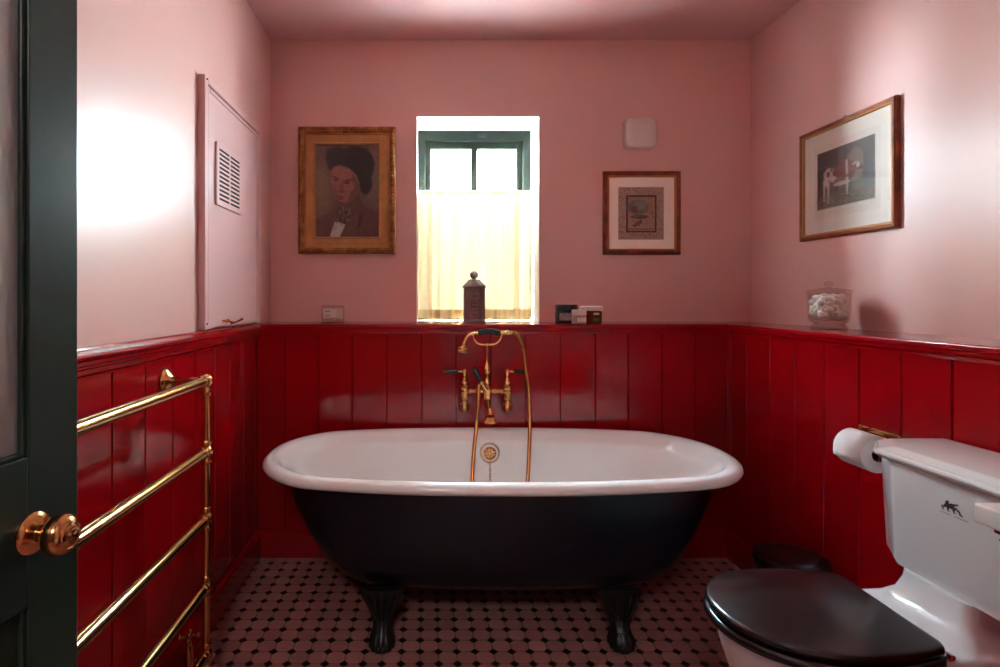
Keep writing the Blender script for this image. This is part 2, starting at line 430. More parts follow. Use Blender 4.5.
b.box(sx0 + sw, sx1 - sw, ys, ye, sz1 - sw - 0.006, sz1); b.box(sx0 + sw, sx1 - sw, ys, ye, sz0, sz0 + sw)
b.box(cx - 0.018, cx + 0.018, ys, ye, sz0 + sw, sz1 - sw); b.box(sx0 + sw, sx1 - sw, ys + .004, ye - .004, 1.50, 1.53)
b.build('sash', M['green_win'], win, bevel=0.003)
for x0, x1 in ((sx0 + sw, cx - 0.018), (cx + 0.018, sx1 - sw)):
    for z0, z1 in ((sz0 + sw, 1.50), (1.53, sz1 - sw - 0.006)):
        MB().box(x0, x1, YW + 0.040, YW + 0.043, z0, z1).build('pane', M['pane'], win, smooth=0)
b = MB(); zc = WZ1 - 0.034
b.tube([(0.285, YW - 0.004, zc), (0.315, YW - 0.004, zc)], 0.006, 8); b.box(0.275, 0.325, YW - 0.003, YW, zc - 0.008, zc + 0.008)
b.build('window_catch', M['iron'], win)

# ------------------------------------------------------------------ the outside
def house(name, label, x0, x1, y0, y1, z1, gable, col):
    t = thing(name, label, 'building', ((x0 + x1) / 2, (y0 + y1) / 2, -0.3))
    MB().box(x0, x1, y0, y1, -0.3, z1).build('wall', M['brick'], t, smooth=0)
    xm = (x0 + x1) / 2
    b = MB(); b.add([(x0 - .15, y0 - .15, z1), (x1 + .15, y0 - .15, z1), (xm, y0 - .15, z1 + gable), (x0 - .15, y1, z1), (x1 + .15, y1, z1), (xm, y1, z1 + gable)],
                    [(0, 1, 2), (3, 5, 4), (0, 2, 5, 3), (1, 4, 5, 2), (0, 3, 4, 1)])
    b.build('roof', mat('roof_slate_' + col, (0.45, 0.44, 0.45), 0.7), t, smooth=0)
b = MB(); b.box(-12, 14, 3.4, 20, -0.35, -0.30)
struct(b.build('ground', mat('grey_yard_paving', (0.22, 0.21, 0.20), 0.9), smooth=0), 'grey paved yard outside the window')
house('brick_house', 'pale brick house wall seen through the right hand window pane', 0.56, 5.5, 6.0, 9.0, 5.6, 1.2, 'a')
house('brick_outbuilding', 'pale brick corner at the left edge of the left window pane', -4.6, 0.135, 7.0, 9.5, 4.6, 1.2, 'b')

# ------------------------------------------------------------------ curtain
Yc = 2.955
def curtain():
    nx, nz = 260, 40; zt, zb = 1.782, 1.091
    x0, x1 = WX0 + 0.002, 0.562
    def off(u, z):
        t = (zt - z) / (zt - zb)
        amp = 0.009 + 0.014 * t
        s = math.sin(u * 55 + 1.2 * math.sin(u * 7)) * 0.55 + math.sin(u * 31 + 2 + 0.6 * t) * 0.6 + 0.3 * math.sin(u * 97 + 1)
        g = 0.006 * math.sin(u * 260) * math.exp(-t * 18)
        return amp * s + g
    def P(i, j, dy=0):
        u = i / nx; z = zt + (zb - zt) * j / nz
        bow = 0.004 * math.sin(u * 40) if j == nz else 0
        return (x0 + (x1 - x0) * u, Yc + off(u, z) + dy, z + bow)
    t = thing('cafe_curtain', 'cream cafe curtain hanging across the lower half of the window', 'curtain', ((x0 + x1) / 2, Yc, zb))
    vs = [P(i, j) for j in range(nz + 1) for i in range(nx + 1)]
    fs = [(j * (nx + 1) + i, j * (nx + 1) + i + 1, (j + 1) * (nx + 1) + i + 1, (j + 1) * (nx + 1) + i) for j in range(nz) for i in range(nx)]
    MB().add(vs, fs).build('drape', M['curtain'], t, smooth=80)
    for nm, j0, j1, dy in (('hem', nz - 3, nz, -0.004), ('heading', 0, 1, -0.004)):
        vs = [P(i, j0 + (j1 - j0) * j / 3, dy) for j in range(4) for i in range(nx + 1)]
        fs = [(j * (nx + 1) + i, j * (nx + 1) + i + 1, (j + 1) * (nx + 1) + i + 1, (j + 1) * (nx + 1) + i) for j in range(3) for i in range(nx)]
        MB().add(vs, fs).build(nm, M['hem'], t, smooth=80)
    b = MB(); b.tube([(WX0 + 0.005, Yc - 0.022, 1.778), (WX1 - 0.005, Yc - 0.022, 1.778)], 0.005, 10)
    tag(b.build('curtain_rod', M['plastic']), 'thin white rod carrying the cream cafe curtain', 'curtain rod')
curtain()

# ------------------------------------------------------------------ painter for pictures
ILL = [1, 1, 1]     # pigment strength of the picture being painted
def canvas(w_, h_, base):
    a = np.zeros((h_, w_, 3)); a[:] = lin(*base); return a
def blend(a, mask, col, k=1.0): a[:] = a * (1 - mask[..., None] * k) + np.array(lin(*col)) * mask[..., None] * k
def grid(a):
    h_, w_ = a.shape[:2]; return (np.arange(w_) + .5)[None, :] / w_ + np.zeros((h_, 1)), (np.arange(h_) + .5)[:, None] / h_ + np.zeros((1, w_))
def ell(a, cx, cy, rx, ry, col, k=1.0, ang=0, soft=0.25):
    u, v = grid(a); c, s = math.cos(ang), math.sin(ang)
    x, y = (u - cx), (v - cy); X = (x * c + y * s) / rx; Y = (-x * s + y * c) / ry
    d = np.sqrt(X * X + Y * Y); blend(a, np.clip((1 - d) / soft + .5, 0, 1), col, k)
def poly(a, pts, col, k=1.0, soft=0.012):
    u, v = grid(a); ins = np.zeros(u.shape, bool); dm = np.full(u.shape, 9.0); n = len(pts)
    for i in range(n):
        x1, y1 = pts[i]; x2, y2 = pts[(i + 1) % n]
        cond = ((y1 > v) != (y2 > v)) & (u < (x2 - x1) * (v - y1) / ((y2 - y1) or 1e-9) + x1); ins ^= cond
        L2 = (x2 - x1) ** 2 + (y2 - y1) ** 2 or 1e-9
        t = np.clip(((u - x1) * (x2 - x1) + (v - y1) * (y2 - y1)) / L2, 0, 1)
        dm = np.minimum(dm, np.hypot(u - x1 - t * (x2 - x1), v - y1 - t * (y2 - y1)))
    sd = np.where(ins, dm, -dm); blend(a, np.clip(sd / soft + .5, 0, 1), col, k)
def grain(a, amt, step=2):
    h_, w_ = a.shape[:2]; n = rng.normal(0, 1, (h_ // step + 2, w_ // step + 2))
    n = np.kron(n, np.ones((step, step)))[:h_, :w_]; a *= np.clip(1 + amt * n[..., None], 0.3, 2)
def picture_sheet(name, a, O, U, V, w_, h_, mtl, parent):
    "a[0] is the top row; O lower left corner"
    hh, ww = a.shape[:2]; O, U, V = Vector(O), Vector(U), Vector(V)
    vs = [O + U * (w_ * i / (ww - 1)) + V * (h_ * (1 - j / (hh - 1))) for j in range(hh) for i in range(ww)]
    fs = [(j * ww + i, j * ww + i + 1, (j + 1) * ww + i + 1, (j + 1) * ww + i) for j in range(hh - 1) for i in range(ww - 1)]
    o = MB().add(vs, fs).build(name, mtl, parent, smooth=0)
    at = o.data.color_attributes.new('paint', 'FLOAT_COLOR', 'POINT')
    col = np.ones((hh * ww, 4), np.float32); col[:, :3] = np.clip(a.reshape(-1, 3) * np.array(ILL), 0, 0.9)
    at.data.foreach_set('color', col.ravel()); return o
def mitred(prof, O, U, V, N, w_, h_):
    "prof: closed outline of (inset from outer edge, height above wall)"
    O, U, V, N = Vector(O), Vector(U), Vector(V), Vector(N)
    cs = [(0, 0, 1, 1), (w_, 0, -1, 1), (w_, h_, -1, -1), (0, h_, 1, -1)]
    rings = [[O + U * (cx_ + sx * i) + V * (cy_ + sy * i) + N * d for i, d in prof] for cx_, cy_, sx, sy in cs]
    return MB().loft(rings, closed=True)
ART = attr_mat('oil_paint_on_canvas', 0.55); ARTP = attr_mat('printed_paper', 0.5, 0.0)

# portrait -----------------------------------------------------------
def portrait():
    ILL[:] = (1.05, 1.2, 1.2)
    x0, x1 = (297.5 - VX) * 2.77 / F, (395.5 - VX) * 2.77 / F
    z1, z0 = EYE + (VY - 126) * 2.77 / F, EYE + (VY - 253.5) * 2.77 / F
    W, Hh = x1 - x0, z1 - z0; U, V, N = (1, 0, 0), (0, 0, 1), (0, -1, 0); O = (x0, YB, z0)
    t = thing('portrait_painting', 'oil portrait of a dark-haired person in a brown jacket in an ornate gilt frame', 'painting', ((x0 + x1) / 2, YB, z0))
    mitred([(0, 0.001), (0, 0.030), (0.006, 0.042), (0.016, 0.046), (0.026, 0.040), (0.032, 0.028), (0.032, 0.001)], O, U, V, N, W, Hh).build('outer_frame', M['gold'], t, smooth=50)
    # carved leaf beads along the outer frame
    b = MB(); Ov = Vector(O)
    def beads(p0, p1, n):
        for k in range(n):
            p = p0.lerp(p1, (k + .5) / n); b.ball(p, 0.0075, 8, (1.15 if abs((p1 - p0).x) > .1 else .8, .7, 1.15 if abs((p1 - p0).z) > .1 else .8))
    ins = 0.016; yy = YB - 0.044
    a_, b_, c_, d_ = Vector((x0 + ins, yy, z0 + ins)), Vector((x1 - ins, yy, z0 + ins)), Vector((x1 - ins, yy, z1 - ins)), Vector((x0 + ins, yy, z1 - ins))
    for p, q, n in ((a_, b_, 24), (b_, c_, 32), (c_, d_, 24), (d_, a_, 32)): beads(p, q, n)
    b.build('carved_ornament', M['gold'], t)
    mitred([(0.030, 0.001), (0.030, 0.027), (0.036, 0.029), (0.040, 0.023), (0.076, 0.018), (0.080, 0.021), (0.086, 0.019), (0.088, 0.010), (0.088, 0.001)], O, U, V, N, W, Hh).build('gilt_slip', M['gold_flat'], t, smooth=30)
    a = canvas(132, 192, (98, 72, 62))
    n = lambda P: [((x - 88) / 340, (y - 80) / 508) for x, y in P]
    poly(a, n([(88, 200), (150, 220), (170, 420), (88, 480)]), (116, 88, 62), .8, .08)
    poly(a, n([(380, 100), (428, 90), (428, 430), (350, 380)]), (112, 84, 74), .8, .08)
    poly(a, n([(88, 495), (130, 468), (190, 440), (215, 408), (335, 395), (360, 425), (428, 452), (428, 600), (88, 600)]), (92, 52, 45))
    poly(a, n([(205, 380), (320, 330), (335, 410), (285, 470), (235, 470), (200, 440)]), (84, 50, 42))
    hair = n([(150, 190), (140, 150), (150, 112), (185, 96), (222, 92), (240, 104), (262, 94), (312, 90), (360, 104), (392, 140), (404, 190), (398, 232), (386, 262), (392, 300), (380, 338), (356, 356), (336, 346), (326, 310), (312, 262), (296, 238), (262, 208), (238, 198), (214, 192), (186, 202), (172, 228), (160, 216)])
    poly(a, hair, (36, 22, 21), 1, .03)
    for k in range(12): ell(a, *n([(165 + 18 * k, 118 + 14 * math.sin(k * 1.7))])[0], .05, .012, (58, 38, 34), .5, .8 - .12 * k)
    ell(a, *n([(345, 300)])[0], .10, .07, (30, 19, 19), .9, 1.2, .6)
    poly(a, n([(172, 224), (184, 206), (215, 196), (265, 211), (302, 244), (322, 290), (318, 338), (288, 382), (250, 402), (216, 392), (190, 356), (172, 300), (168, 250)]), (138, 86, 72))
    poly(a, n([(285, 235), (322, 290), (318, 338), (288, 382), (262, 392), (272, 350), (290, 315), (280, 290)]), (98, 56, 47), .9, .03)
    poly(a, n([(172, 300), (190, 356), (216, 392), (205, 340), (195, 300)]), (118, 64, 56), .8, .03)
    ell(a, *n([(196, 262)])[0], .065, .011, (62, 34, 31), .8, .30); ell(a, *n([(262, 276)])[0], .085, .012, (62, 34, 31), .85, -.15)
    ell(a, *n([(198, 276)])[0], .040, .012, (34, 20, 20), .95, .1); ell(a, *n([(258, 290)])[0], .050, .013, (38, 22, 22), .95, -.05)
    poly(a, n([(222, 285), (240, 290), (238, 335), (216, 342), (212, 334)]), (116, 66, 56), .9, .015)
    ell(a, *n([(226, 340)])[0], .05, .010, (78, 40, 36), .9)
    ell(a, *n([(218, 366)])[0], .075, .014, (110, 42, 40), 1, .1); ell(a, *n([(222, 378)])[0], .05, .008, (84, 44, 38), .8)
    ell(a, *n([(280, 310)])[0], .06, .045, (150, 88, 76), .6)
    poly(a, n([(190, 505), (215, 488), (248, 520), (215, 590), (163, 590)]), (170, 154, 148))
    poly(a, n([(195, 415), (225, 432), (280, 425), (290, 465), (250, 520), (205, 500), (190, 460)]), (72, 52, 42))
    for k in range(34):
        ell(a, *n([(200 + 85 * rng.random(), 425 + 80 * rng.random())])[0], .022, .012, [(112, 84, 58), (40, 28, 26), (128, 96, 72)][k % 3], .8, rng.random() * 3)
    poly(a, n([(88, 500), (160, 470), (185, 450), (160, 588), (140, 588)]), (78, 42, 38), .8, .02)
    poly(a, n([(290, 470), (325, 460), (300, 588), (225, 588), (260, 530)]), (104, 58, 48), .9, .02)
    poly(a, n([(318, 470), (345, 455), (330, 520), (312, 545)]), (52, 28, 26), .9, .02)
    grain(a, .10, 3); grain(a, .06, 1)
    picture_sheet('canvas', a, (x0 + 0.086, YB - 0.012, z0 + 0.086), U, V, W - .172, Hh - .172, ART, t)
portrait()

# small miniature --------------------------------------------------------
def miniature():
    ILL[:] = (1.1, 1.25, 1.3)
    x0, x1 = (603.8 - VX) * 2.79 / F, (681 - VX) * 2.79 / F
    z1, z0 = EYE + (VY - 171) * 2.79 / F, EYE + (VY - 254.5) * 2.79 / F
    W, Hh = x1 - x0, z1 - z0; U, V, N = (1, 0, 0), (0, 0, 1), (0, -1, 0); O = (x0, YB, z0)
    t = thing('framed_miniature', 'small framed patterned miniature with a cream mount below the white wall box', 'picture', ((x0 + x1) / 2, YB, z0))
    mitred([(0, 0.001), (0, 0.018), (0.004, 0.022), (0.016, 0.021), (0.021, 0.016), (0.022, 0.001)], O, U, V, N, W, Hh).build('frame', M['frame_wood'], t, smooth=30)
    mitred([(0.0215, 0.001), (0.0215, 0.0165), (0.026, 0.0165), (0.030, 0.012), (0.030, 0.001)], O, U, V, N, W, Hh).build('inner_edge', M['frame_inner'], t, smooth=30)
    a = canvas(150, 165, (226, 206, 190))
    u, v = grid(a)
    f = lambda x, y: ((x - 98) / 430, (y - 112) / 485)
    X0, Y0 = f(161, 180); X1, Y1 = f(458, 532)
    poly(a, [(X0, Y0), (X1, Y0), (X1, Y1), (X0, Y1)], (156, 122, 104), 1, .004)
    for k in range(420):
        x, y = X0 + .02 + (X1 - X0 - .04) * rng.random(), Y0 + .02 + (Y1 - Y0 - .04) * rng.random()
        ell(a, x, y, .012, .006, [(96, 74, 66), (176, 140, 118), (128, 70, 60), (104, 92, 84)][k % 4], .9, rng.random() * 3)
    A0, B0 = f(213, 234); A1, B1 = f(410, 484)
    poly(a, [(A0, B0), (A1, B0), (A1, B1), (A0, B1)], (62, 26, 22), 1, .004)
    A0, B0 = f(225, 246); A1, B1 = f(400, 474)
    poly(a, [(A0, B0), (A1, B0), (A1, B1), (A0, B1)], (150, 118, 100), 1, .004)
    ell(a, *f(290, 315), .16, .10, (92, 96, 90), .95); ell(a, *f(300, 305), .10, .06, (122, 128, 116), .9)
    ell(a, *f(268, 330), .05, .05, (110, 44, 40), .9); ell(a, *f(300, 380), .14, .03, (70, 70, 60), .9)
    ell(a, *f(375, 320), .02, .10, (178, 90, 66), .8); ell(a, *f(385, 360), .012, .05, (70, 64, 60), .8)
    ell(a, *f(290, 425), .06, .03, (112, 52, 42), .9, -.4); ell(a, *f(265, 440), .03, .012, (60, 40, 36), .9, .5); ell(a, *f(305, 408), .016, .02, (60, 40, 36), .9)
    poly(a, [f(228, 458), f(398, 458), f(398, 466), f(228, 466)], (84, 70, 66), .9, .004)
    for k in range(160):
        x, y = A0 + (A1 - A0) * rng.random(), B0 + (B1 - B0) * rng.random()
        ell(a, x, y, .010, .007, [(86, 80, 74), (170, 136, 112), (140, 80, 64)][k % 3], .5, rng.random() * 3)
    picture_sheet('mounted_print', a, (x0 + 0.029, YB - 0.009, z0 + 0.029), U, V, W - .058, Hh - .058, ARTP, t)
miniature()

# cow print on the right wall ------------------------------------------------
def cow_print():
    ILL[:] = (0.92, 0.92, 0.94)
    xf = XR - 0.022
    yl, yr = xf * F / (799 - VX), XR * F / (901 - VX)
    z1, z0 = 1.917, 1.452
    W, Hh = yl - yr, z1 - z0; U, V, N = (0, -1, 0), (0, 0, 1), (-1, 0, 0); O = (XR, yl, z0)
    t = thing('cow_print', 'framed print of a brown and white cow hanging on the right wall', 'picture', (XR, (yl + yr) / 2, z0))
    mitred([(0, 0.001), (0, 0.018), (0.004, 0.023), (0.012, 0.022), (0.016, 0.019), (0.017, 0.001)], O, U, V, N, W, Hh).build('frame', M['frame_wood'], t, smooth=30)
    mitred([(0.0165, 0.001), (0.0165, 0.0195), (0.020, 0.0195), (0.0245, 0.014), (0.0245, 0.001)], O, U, V, N, W, Hh).build('inner_edge', M['frame_inner'], t, smooth=30)
    MB().tube([(XR - 0.008, (yl + yr) / 2 - .01, z1 + .004), (XR - 0.008, (yl + yr) / 2, z1 + .010), (XR - 0.008, (yl + yr) / 2 + .01, z1 + .004)], 0.002, 8).build('hanging_loop', M['brass'], t)
    a = canvas(200, 180, (228, 208, 192))
    poly(a, [(.13, .13), (.89, .13), (.89, .86), (.13, .86)], (221, 199, 182), 1, .004)
    R = (.17, .83, .20, .76)
    g = lambda x, y: (R[0] + (R[1] - R[0]) * x, R[2] + (R[3] - R[2]) * y)
    G = lambda P: [g(*p) for p in P]
    poly(a, G([(0, 0), (1, 0), (1, 1), (0, 1)]), (62, 42, 36), 1, .004)
    poly(a, G([(0, .80), (.5, .72), (1, .66), (1, 1), (0, 1)]), (104, 80, 56), 1, .03)
    poly(a, G([(.52, .02), (1, .02), (1, .66), (.52, .72)]), (96, 72, 58), .8, .03)
    poly(a, G([(.40, 0), (.50, 0), (.50, .74), (.40, .76)]), (108, 80, 62), .9, .015)
    ell(a, *g(.68, .38), .10, .15, (142, 112, 90), .8)
    ell(a, *g(.90, .62), .07, .12, (78, 62, 62), .8)
    poly(a, G([(.82, .30), (.87, .30), (.87, .68), (.82, .68)]), (60, 42, 38), .7, .01)
    brown, white, dk = (122, 52, 38), (206, 178, 162), (66, 32, 27)
    poly(a, G([(.13, .36), (.20, .30), (.35, .33), (.45, .27), (.58, .26), (.66, .33), (.67, .54), (.60, .63), (.46, .66), (.34, .66), (.24, .64), (.14, .58)]), brown, 1, .012)
    poly(a, G([(.12, .38), (.20, .31), (.30, .34), (.32, .44), (.36, .52), (.30, .58), (.22, .52), (.19, .64), (.14, .60)]), white, .9, .015)
    ell(a, *g(.21, .42), .022, .028, brown, 1); ell(a, *g(.33, .42), .025, .035, brown, 1); ell(a, *g(.27, .36), .015, .015, brown, 1)
    poly(a, G([(.52, .26), (.56, .26), (.57, .50), (.53, .52)]), white, .85, .012)
    for lx, l0, l1, c in ((.13, .5, .88, white), (.21, .55, .92, white), (.28, .58, .84, dk), (.55, .55, .84, white), (.61, .5, .80, dk), (.48, .56, .80, dk)):
        poly(a, G([(lx - .018, l0), (lx + .02, l0), (lx + .012, l1), (lx - .010, l1)]), c, .9, .010)
    poly(a, G([(.62, .32), (.70, .38), (.72, .46), (.66, .54), (.60, .54)]), brown, 1, .012); ell(a, *g(.46, .63), .10, .02, white, .8)
    ell(a, *g(.735, .42), .040, .038, brown, 1, .6); ell(a, *g(.735, .40), .020, .026, white, 1, .2); ell(a, *g(.79, .46), .028, .018, dk, .9, .3)
    ell(a, *g(.68, .36), .03, .010, white, .8, -.3)
    for k in range(90): ell(a, *g(rng.random(), .78 + .2 * rng.random()), .018, .005, [(140, 112, 74), (70, 50, 38)][k % 2], .7, rng.random() - .5)
    for k in range(26): poly(a, [(.30 + .016 * k, .805), (.306 + .016 * k, .805), (.306 + .016 * k, .812), (.30 + .016 * k, .812)], (150, 120, 105), .8, .004)
    grain(a[36:137, 34:166], .07, 1)
    picture_sheet('mounted_print', a, (XR - 0.011, yl - 0.0235, z0 + 0.0235), U, V, W - .047, Hh - .047, ARTP, t)
    MB().box(XR - .0145, XR - .0135, yr + .023, yl - .023, z0 + .023, z1 - .023).build('glazing', glass('picture_glass'), t, smooth=0)
cow_print()

# ------------------------------------------------------------------ white wall box
def wall_box():
    p0, p1 = PX(626, 147.5, 2.77), PX(657, 117, 2.77)
    t = thing('wall_box', 'white rounded plastic box on the back wall above the small miniature', 'vent cover', ((p0.x + p1.x) / 2, YB, p0.z))
    cx_, cz = (p0.x + p1.x) / 2, (p0.z + p1.z) / 2; rx, rz = (p1.x - p0.x) / 2, (p1.z - p0.z) / 2
    def ring(s, y, e=6.0):
        r = []
        for k in range(48):
            a = 2 * PI * k / 48; c, s_ = math.cos(a), math.sin(a)
            q = (abs(c) ** e + abs(s_) ** e) ** (-1 / e); r.append((cx_ + rx * s * q * c, y, cz + rz * s * q * s_))
        return r
    MB().loft([ring(1, YB), ring(1, YB - .030), ring(.98, YB - .036), ring(.92, YB - .040), ring(.5, YB - .042), ring(.02, YB - .0425)]).build('cover', M['plastic'], t, smooth=40)
    MB().loft([ring(1.01, YB, 9), ring(1.01, YB - .008, 9)]).build('back_plate', M['plastic'], t)
wall_box()

# ------------------------------------------------------------------ cupboard door in the left wall
def cupboard():
    y0, y1, z0, z1 = 1.925, 2.565, ZS + 0.008, 1.992
    b = MB(); X0, X1 = XL, XL + 0.026
    b.box(X0, X1, y0, y0 + 0.030, z0, z1); b.box(X0, X1, y1 - 0.022, y1, z0, z1)
    b.box(X0, X1, y0 + 0.030, y1 - 0.022, z1 - 0.022, z1)
    b.box(X0, X0 + 0.008, y0 + .03, y1 - .022, z0, z1 - .022)
    fr = struct(b.build('door_2', M['pink_wood'], bevel=0.003), 'pink cupboard door set in the left wall')
    b = MB(); b.box(X0 + 0.008, X1 - 0.006, y0 + 0.034, y1 - 0.027, z0 + 0.002, z1 - 0.027)
    b.build('door_panel', M['pink_wood'], fr, bevel=0.002)
    b = MB(); b.box(X1 - .006, X1 - .002, y0 + .034, y0 + .046, z0 + .002, z1 - .03); b.box(X1 - .006, X1 - .001, y1 - .045, y1 - .033, z0 + .002, z1 - .03)
    b.box(X1 - .006, X1 - .001, y0 + .05, y1 - .045, z1 - .045, z1 - .033)
    b.build('edge_bead', M['pink_wood'], fr, bevel=0.001)
    # vent plate with two columns of slots
    vy0, vy1, vz0, vz1 = 2.025, 2.290, 1.550, 1.785; xs = X1 - 0.006
    b = MB(); b.box(xs, xs + 0.010, vy0, vy1, vz0, vz1)
    g = b.build('vent_grille', M['pink_wood'], fr, bevel=0.004)
    b = MB()
    for c in range(2):
        for k in range(12):
            ya = vy0 + 0.022 + c * 0.115; zk = vz0 + 0.022 + k * 0.0168
            b.box(xs + 0.0085, xs + 0.0106, ya, ya + 0.100, zk, zk + 0.0078)
    b.build('slots', M['dark'], g, smooth=0)
    b = MB(); zc = 1.112; yc = 2.10
    b.tube(catmull([(xs, yc, zc + .004), (xs + .02, yc, zc + .004), (xs + .026, yc + .02, zc), (xs + .024, yc + .07, zc - .004), (xs + .026, yc + .13, zc + .004), (xs + .024, yc + .15, zc + .006)], 6), 0.0042, 10)
    b.ball((xs + .022, yc - .002, zc + .004), .008); b.ball((xs + .024, yc + .15, zc + .006), .006)
    b.tube([(xs, yc + .085, zc - .010), (xs + .024, yc + .085, zc - .004)], .004, 8)
    b.build('door_handle', M['brass'], fr)
    for z in (z0 + .02, z1 - .012):
        MB().ball((X1, y0 + .015, z), .004, 8).build('screw', M['iron'], fr)
cupboard()

# ------------------------------------------------------------------ bath
BX, BY = 0.270, 2.125
def oval(a, bb, z, n=96, s=0.36):
    """stadium-like ring: straight middle of half-length s, elliptical ends"""
    s = min(s, a * 0.55); r = []
    for k in range(n):
        t = 2 * PI * k / n; c, sn = math.cos(t), math.sin(t)
        e = 2.25
        q = (abs(c) ** e + abs(sn) ** e) ** (-1 / e)
        x = (a - s) * q * c + s * max(-1, min(1, c * 1.6)); y = bb * q * sn
        r.append((BX + x, BY + y, z))
    return r
def bath():
    t = thing('bathtub', 'freestanding roll-top bath, white inside and dark blue-black outside, on claw feet', 'bathtub', (BX, BY, 0))
    A, B = 0.893, 0.407
    # white enamel: rolled rim then the inside down to the floor of the bath
    prof = [(0.096, 0.574), (0.045, 0.571), (0.018, 0.572), (0.004, 0.580), (0.0, 0.591), (0.005, 0.602), (0.018, 0.610), (0.034, 0.613),
            (0.050, 0.609), (0.060, 0.600), (0.070, 0.588)]
    rings = [oval(A - d, B - d, z) for d, z in prof]
    for a_, b_, z in ((.792, .312, .574), (.779, .306, .552), (.768, .300, .52), (.750, .293, .48), (.718, .284, .40), (.668, .260, .31), (.612, .230, .240), (.525, .175, .205), (.40, .10, .190), (.25, .05, .186)):
        rings.append(oval(a_, b_, z))
    MB().loft(rings, cap0=False).build('basin', M['enamel'], t, smooth=60)
    # painted outside shell
    rings = []
    for a, bb, z in ((.802, .337, .575), (.798, .335, .54), (.772, .326, .45), (.730, .312, .36), (.680, .290, .28), (.628, .262, .222), (.570, .222, .188), (.50, .165, .170), (.38, .10, .163), (.15, .04, .160)):
        rings.append(oval(a, bb, z))
    MB().loft(rings, cap0=False).build('outer_shell', M['navy'], t, smooth=60)
    # claw feet
    def foot(fx, sy):
        b = MB(); n = 40
        # (out, z, half width x, half depth y, flute strength)
        secs = [(0.020, .205, .064, .020, .5), (0.008, .190, .071, .030, .9), (-.004, .165, .066, .036, 1), (-.012, .140, .054, .038, 1), (-.014, .115, .042, .034, .8),
                (-.006, .090, .034, .030, .5), (.004, .068, .032, .030, .3), (.012, .050, .037, .036, .6), (.018, .032, .043, .043, .9), (.020, .014, .043, .044, .9), (.018, .003, .036, .037, .6), (.018, .0, .026, .028, 0)]
        rings = []
        for o_, z, hx, hy, fl in secs:
            r = []
            for k in range(n):
                a = 2 * PI * k / n
                m = 1 + 0.09 * fl * math.cos(a * 10 + PI)
                r.append((fx + hx * m * math.cos(a), FY[sy] + sy * o_ + hy * m * math.sin(a), z))
            rings.append(r)
        b.loft(rings)
        for k in range(-2, 3):      # shell ribs on the knee and toes on the paw
            b.tube(catmull([(fx + k * .010, FY[sy] + sy * .030, .105), (fx + k * .020, FY[sy] + sy * .036, .150), (fx + k * .025, FY[sy] + sy * .032, .190 - abs(k) * .006)], 5),
                   [.004] * 5 + [.0055] * 5 + [.0065], 8)
        for k in (-1.1, -.37, .37, 1.1):
            b.ball((fx + .023 * k, FY[sy] + sy * (.052 - .012 * abs(k)), .016), .016, 12, (.75, 1.1, .95))
            b.tube([(fx + .023 * k, FY[sy] + sy * (.052 - .012 * abs(k)), .028), (fx + .018 * k, FY[sy] + sy * .034, .062)], [.009, .006], 8)
        b.build('claw_foot', M['iron'], t, smooth=50)
    FY = {-1: BY - 0.225, 1: BY + 0.225}
    for fx in (PX(381.5, 650, 1.87).x, PX(622.5, 650, 1.87).x):
        for sy in (-1, 1): foot(fx, sy)
    # overflow rose and plug chain on the rear inner side
    p = PX(489.7, 453, 2.425); o = Vector((p.x, p.y, p.z))
    ax = Vector((0, -1, 0.12))
    axn = ax.normalized(); e1 = Vector((1, 0, 0)); e2 = axn.cross(e1)
    MB().tube([o + (e1 * math.cos(2 * PI * k / 40) + e2 * math.sin(2 * PI * k / 40)) * .0415 for k in range(41)], .0042, 10, False).build('overflow_ring', M['brass_pale'], t)
    MB().lathe([(.005, 0), (.027, .002), (.028, .008), (.022, .013), (.0, .014)], o, ax, 32).build('overflow_rose', M['brass'], t)
    b = MB()
    for r_, n_ in ((.010, 5), (.019, 9)):
        for k in range(n_):
            a = 2 * PI * k / n_; b.ball(o + axn * .0125 + (e1 * math.cos(a) + e2 * math.sin(a)) * r_, .0032, 8)
    b.build('overflow_holes', M['dark'], t)
    ch = MB(); q = o + Vector((0, -.012, -.030)); k = 0
    while q.z > .33:
        pts = [q + (Vector((math.cos(a) * .0045, 0, math.sin(a) * .0075)) if k % 2 else Vector((0, math.cos(a) * .0045, math.sin(a) * .0075))) for a in [2 * PI * i / 10 for i in range(11)]]
        ch.tube(pts, .0016, 6); q = q + Vector((0, -.0012, -.0125)); k += 1
    ch.build('plug_chain', M['brass'], t)
bath()

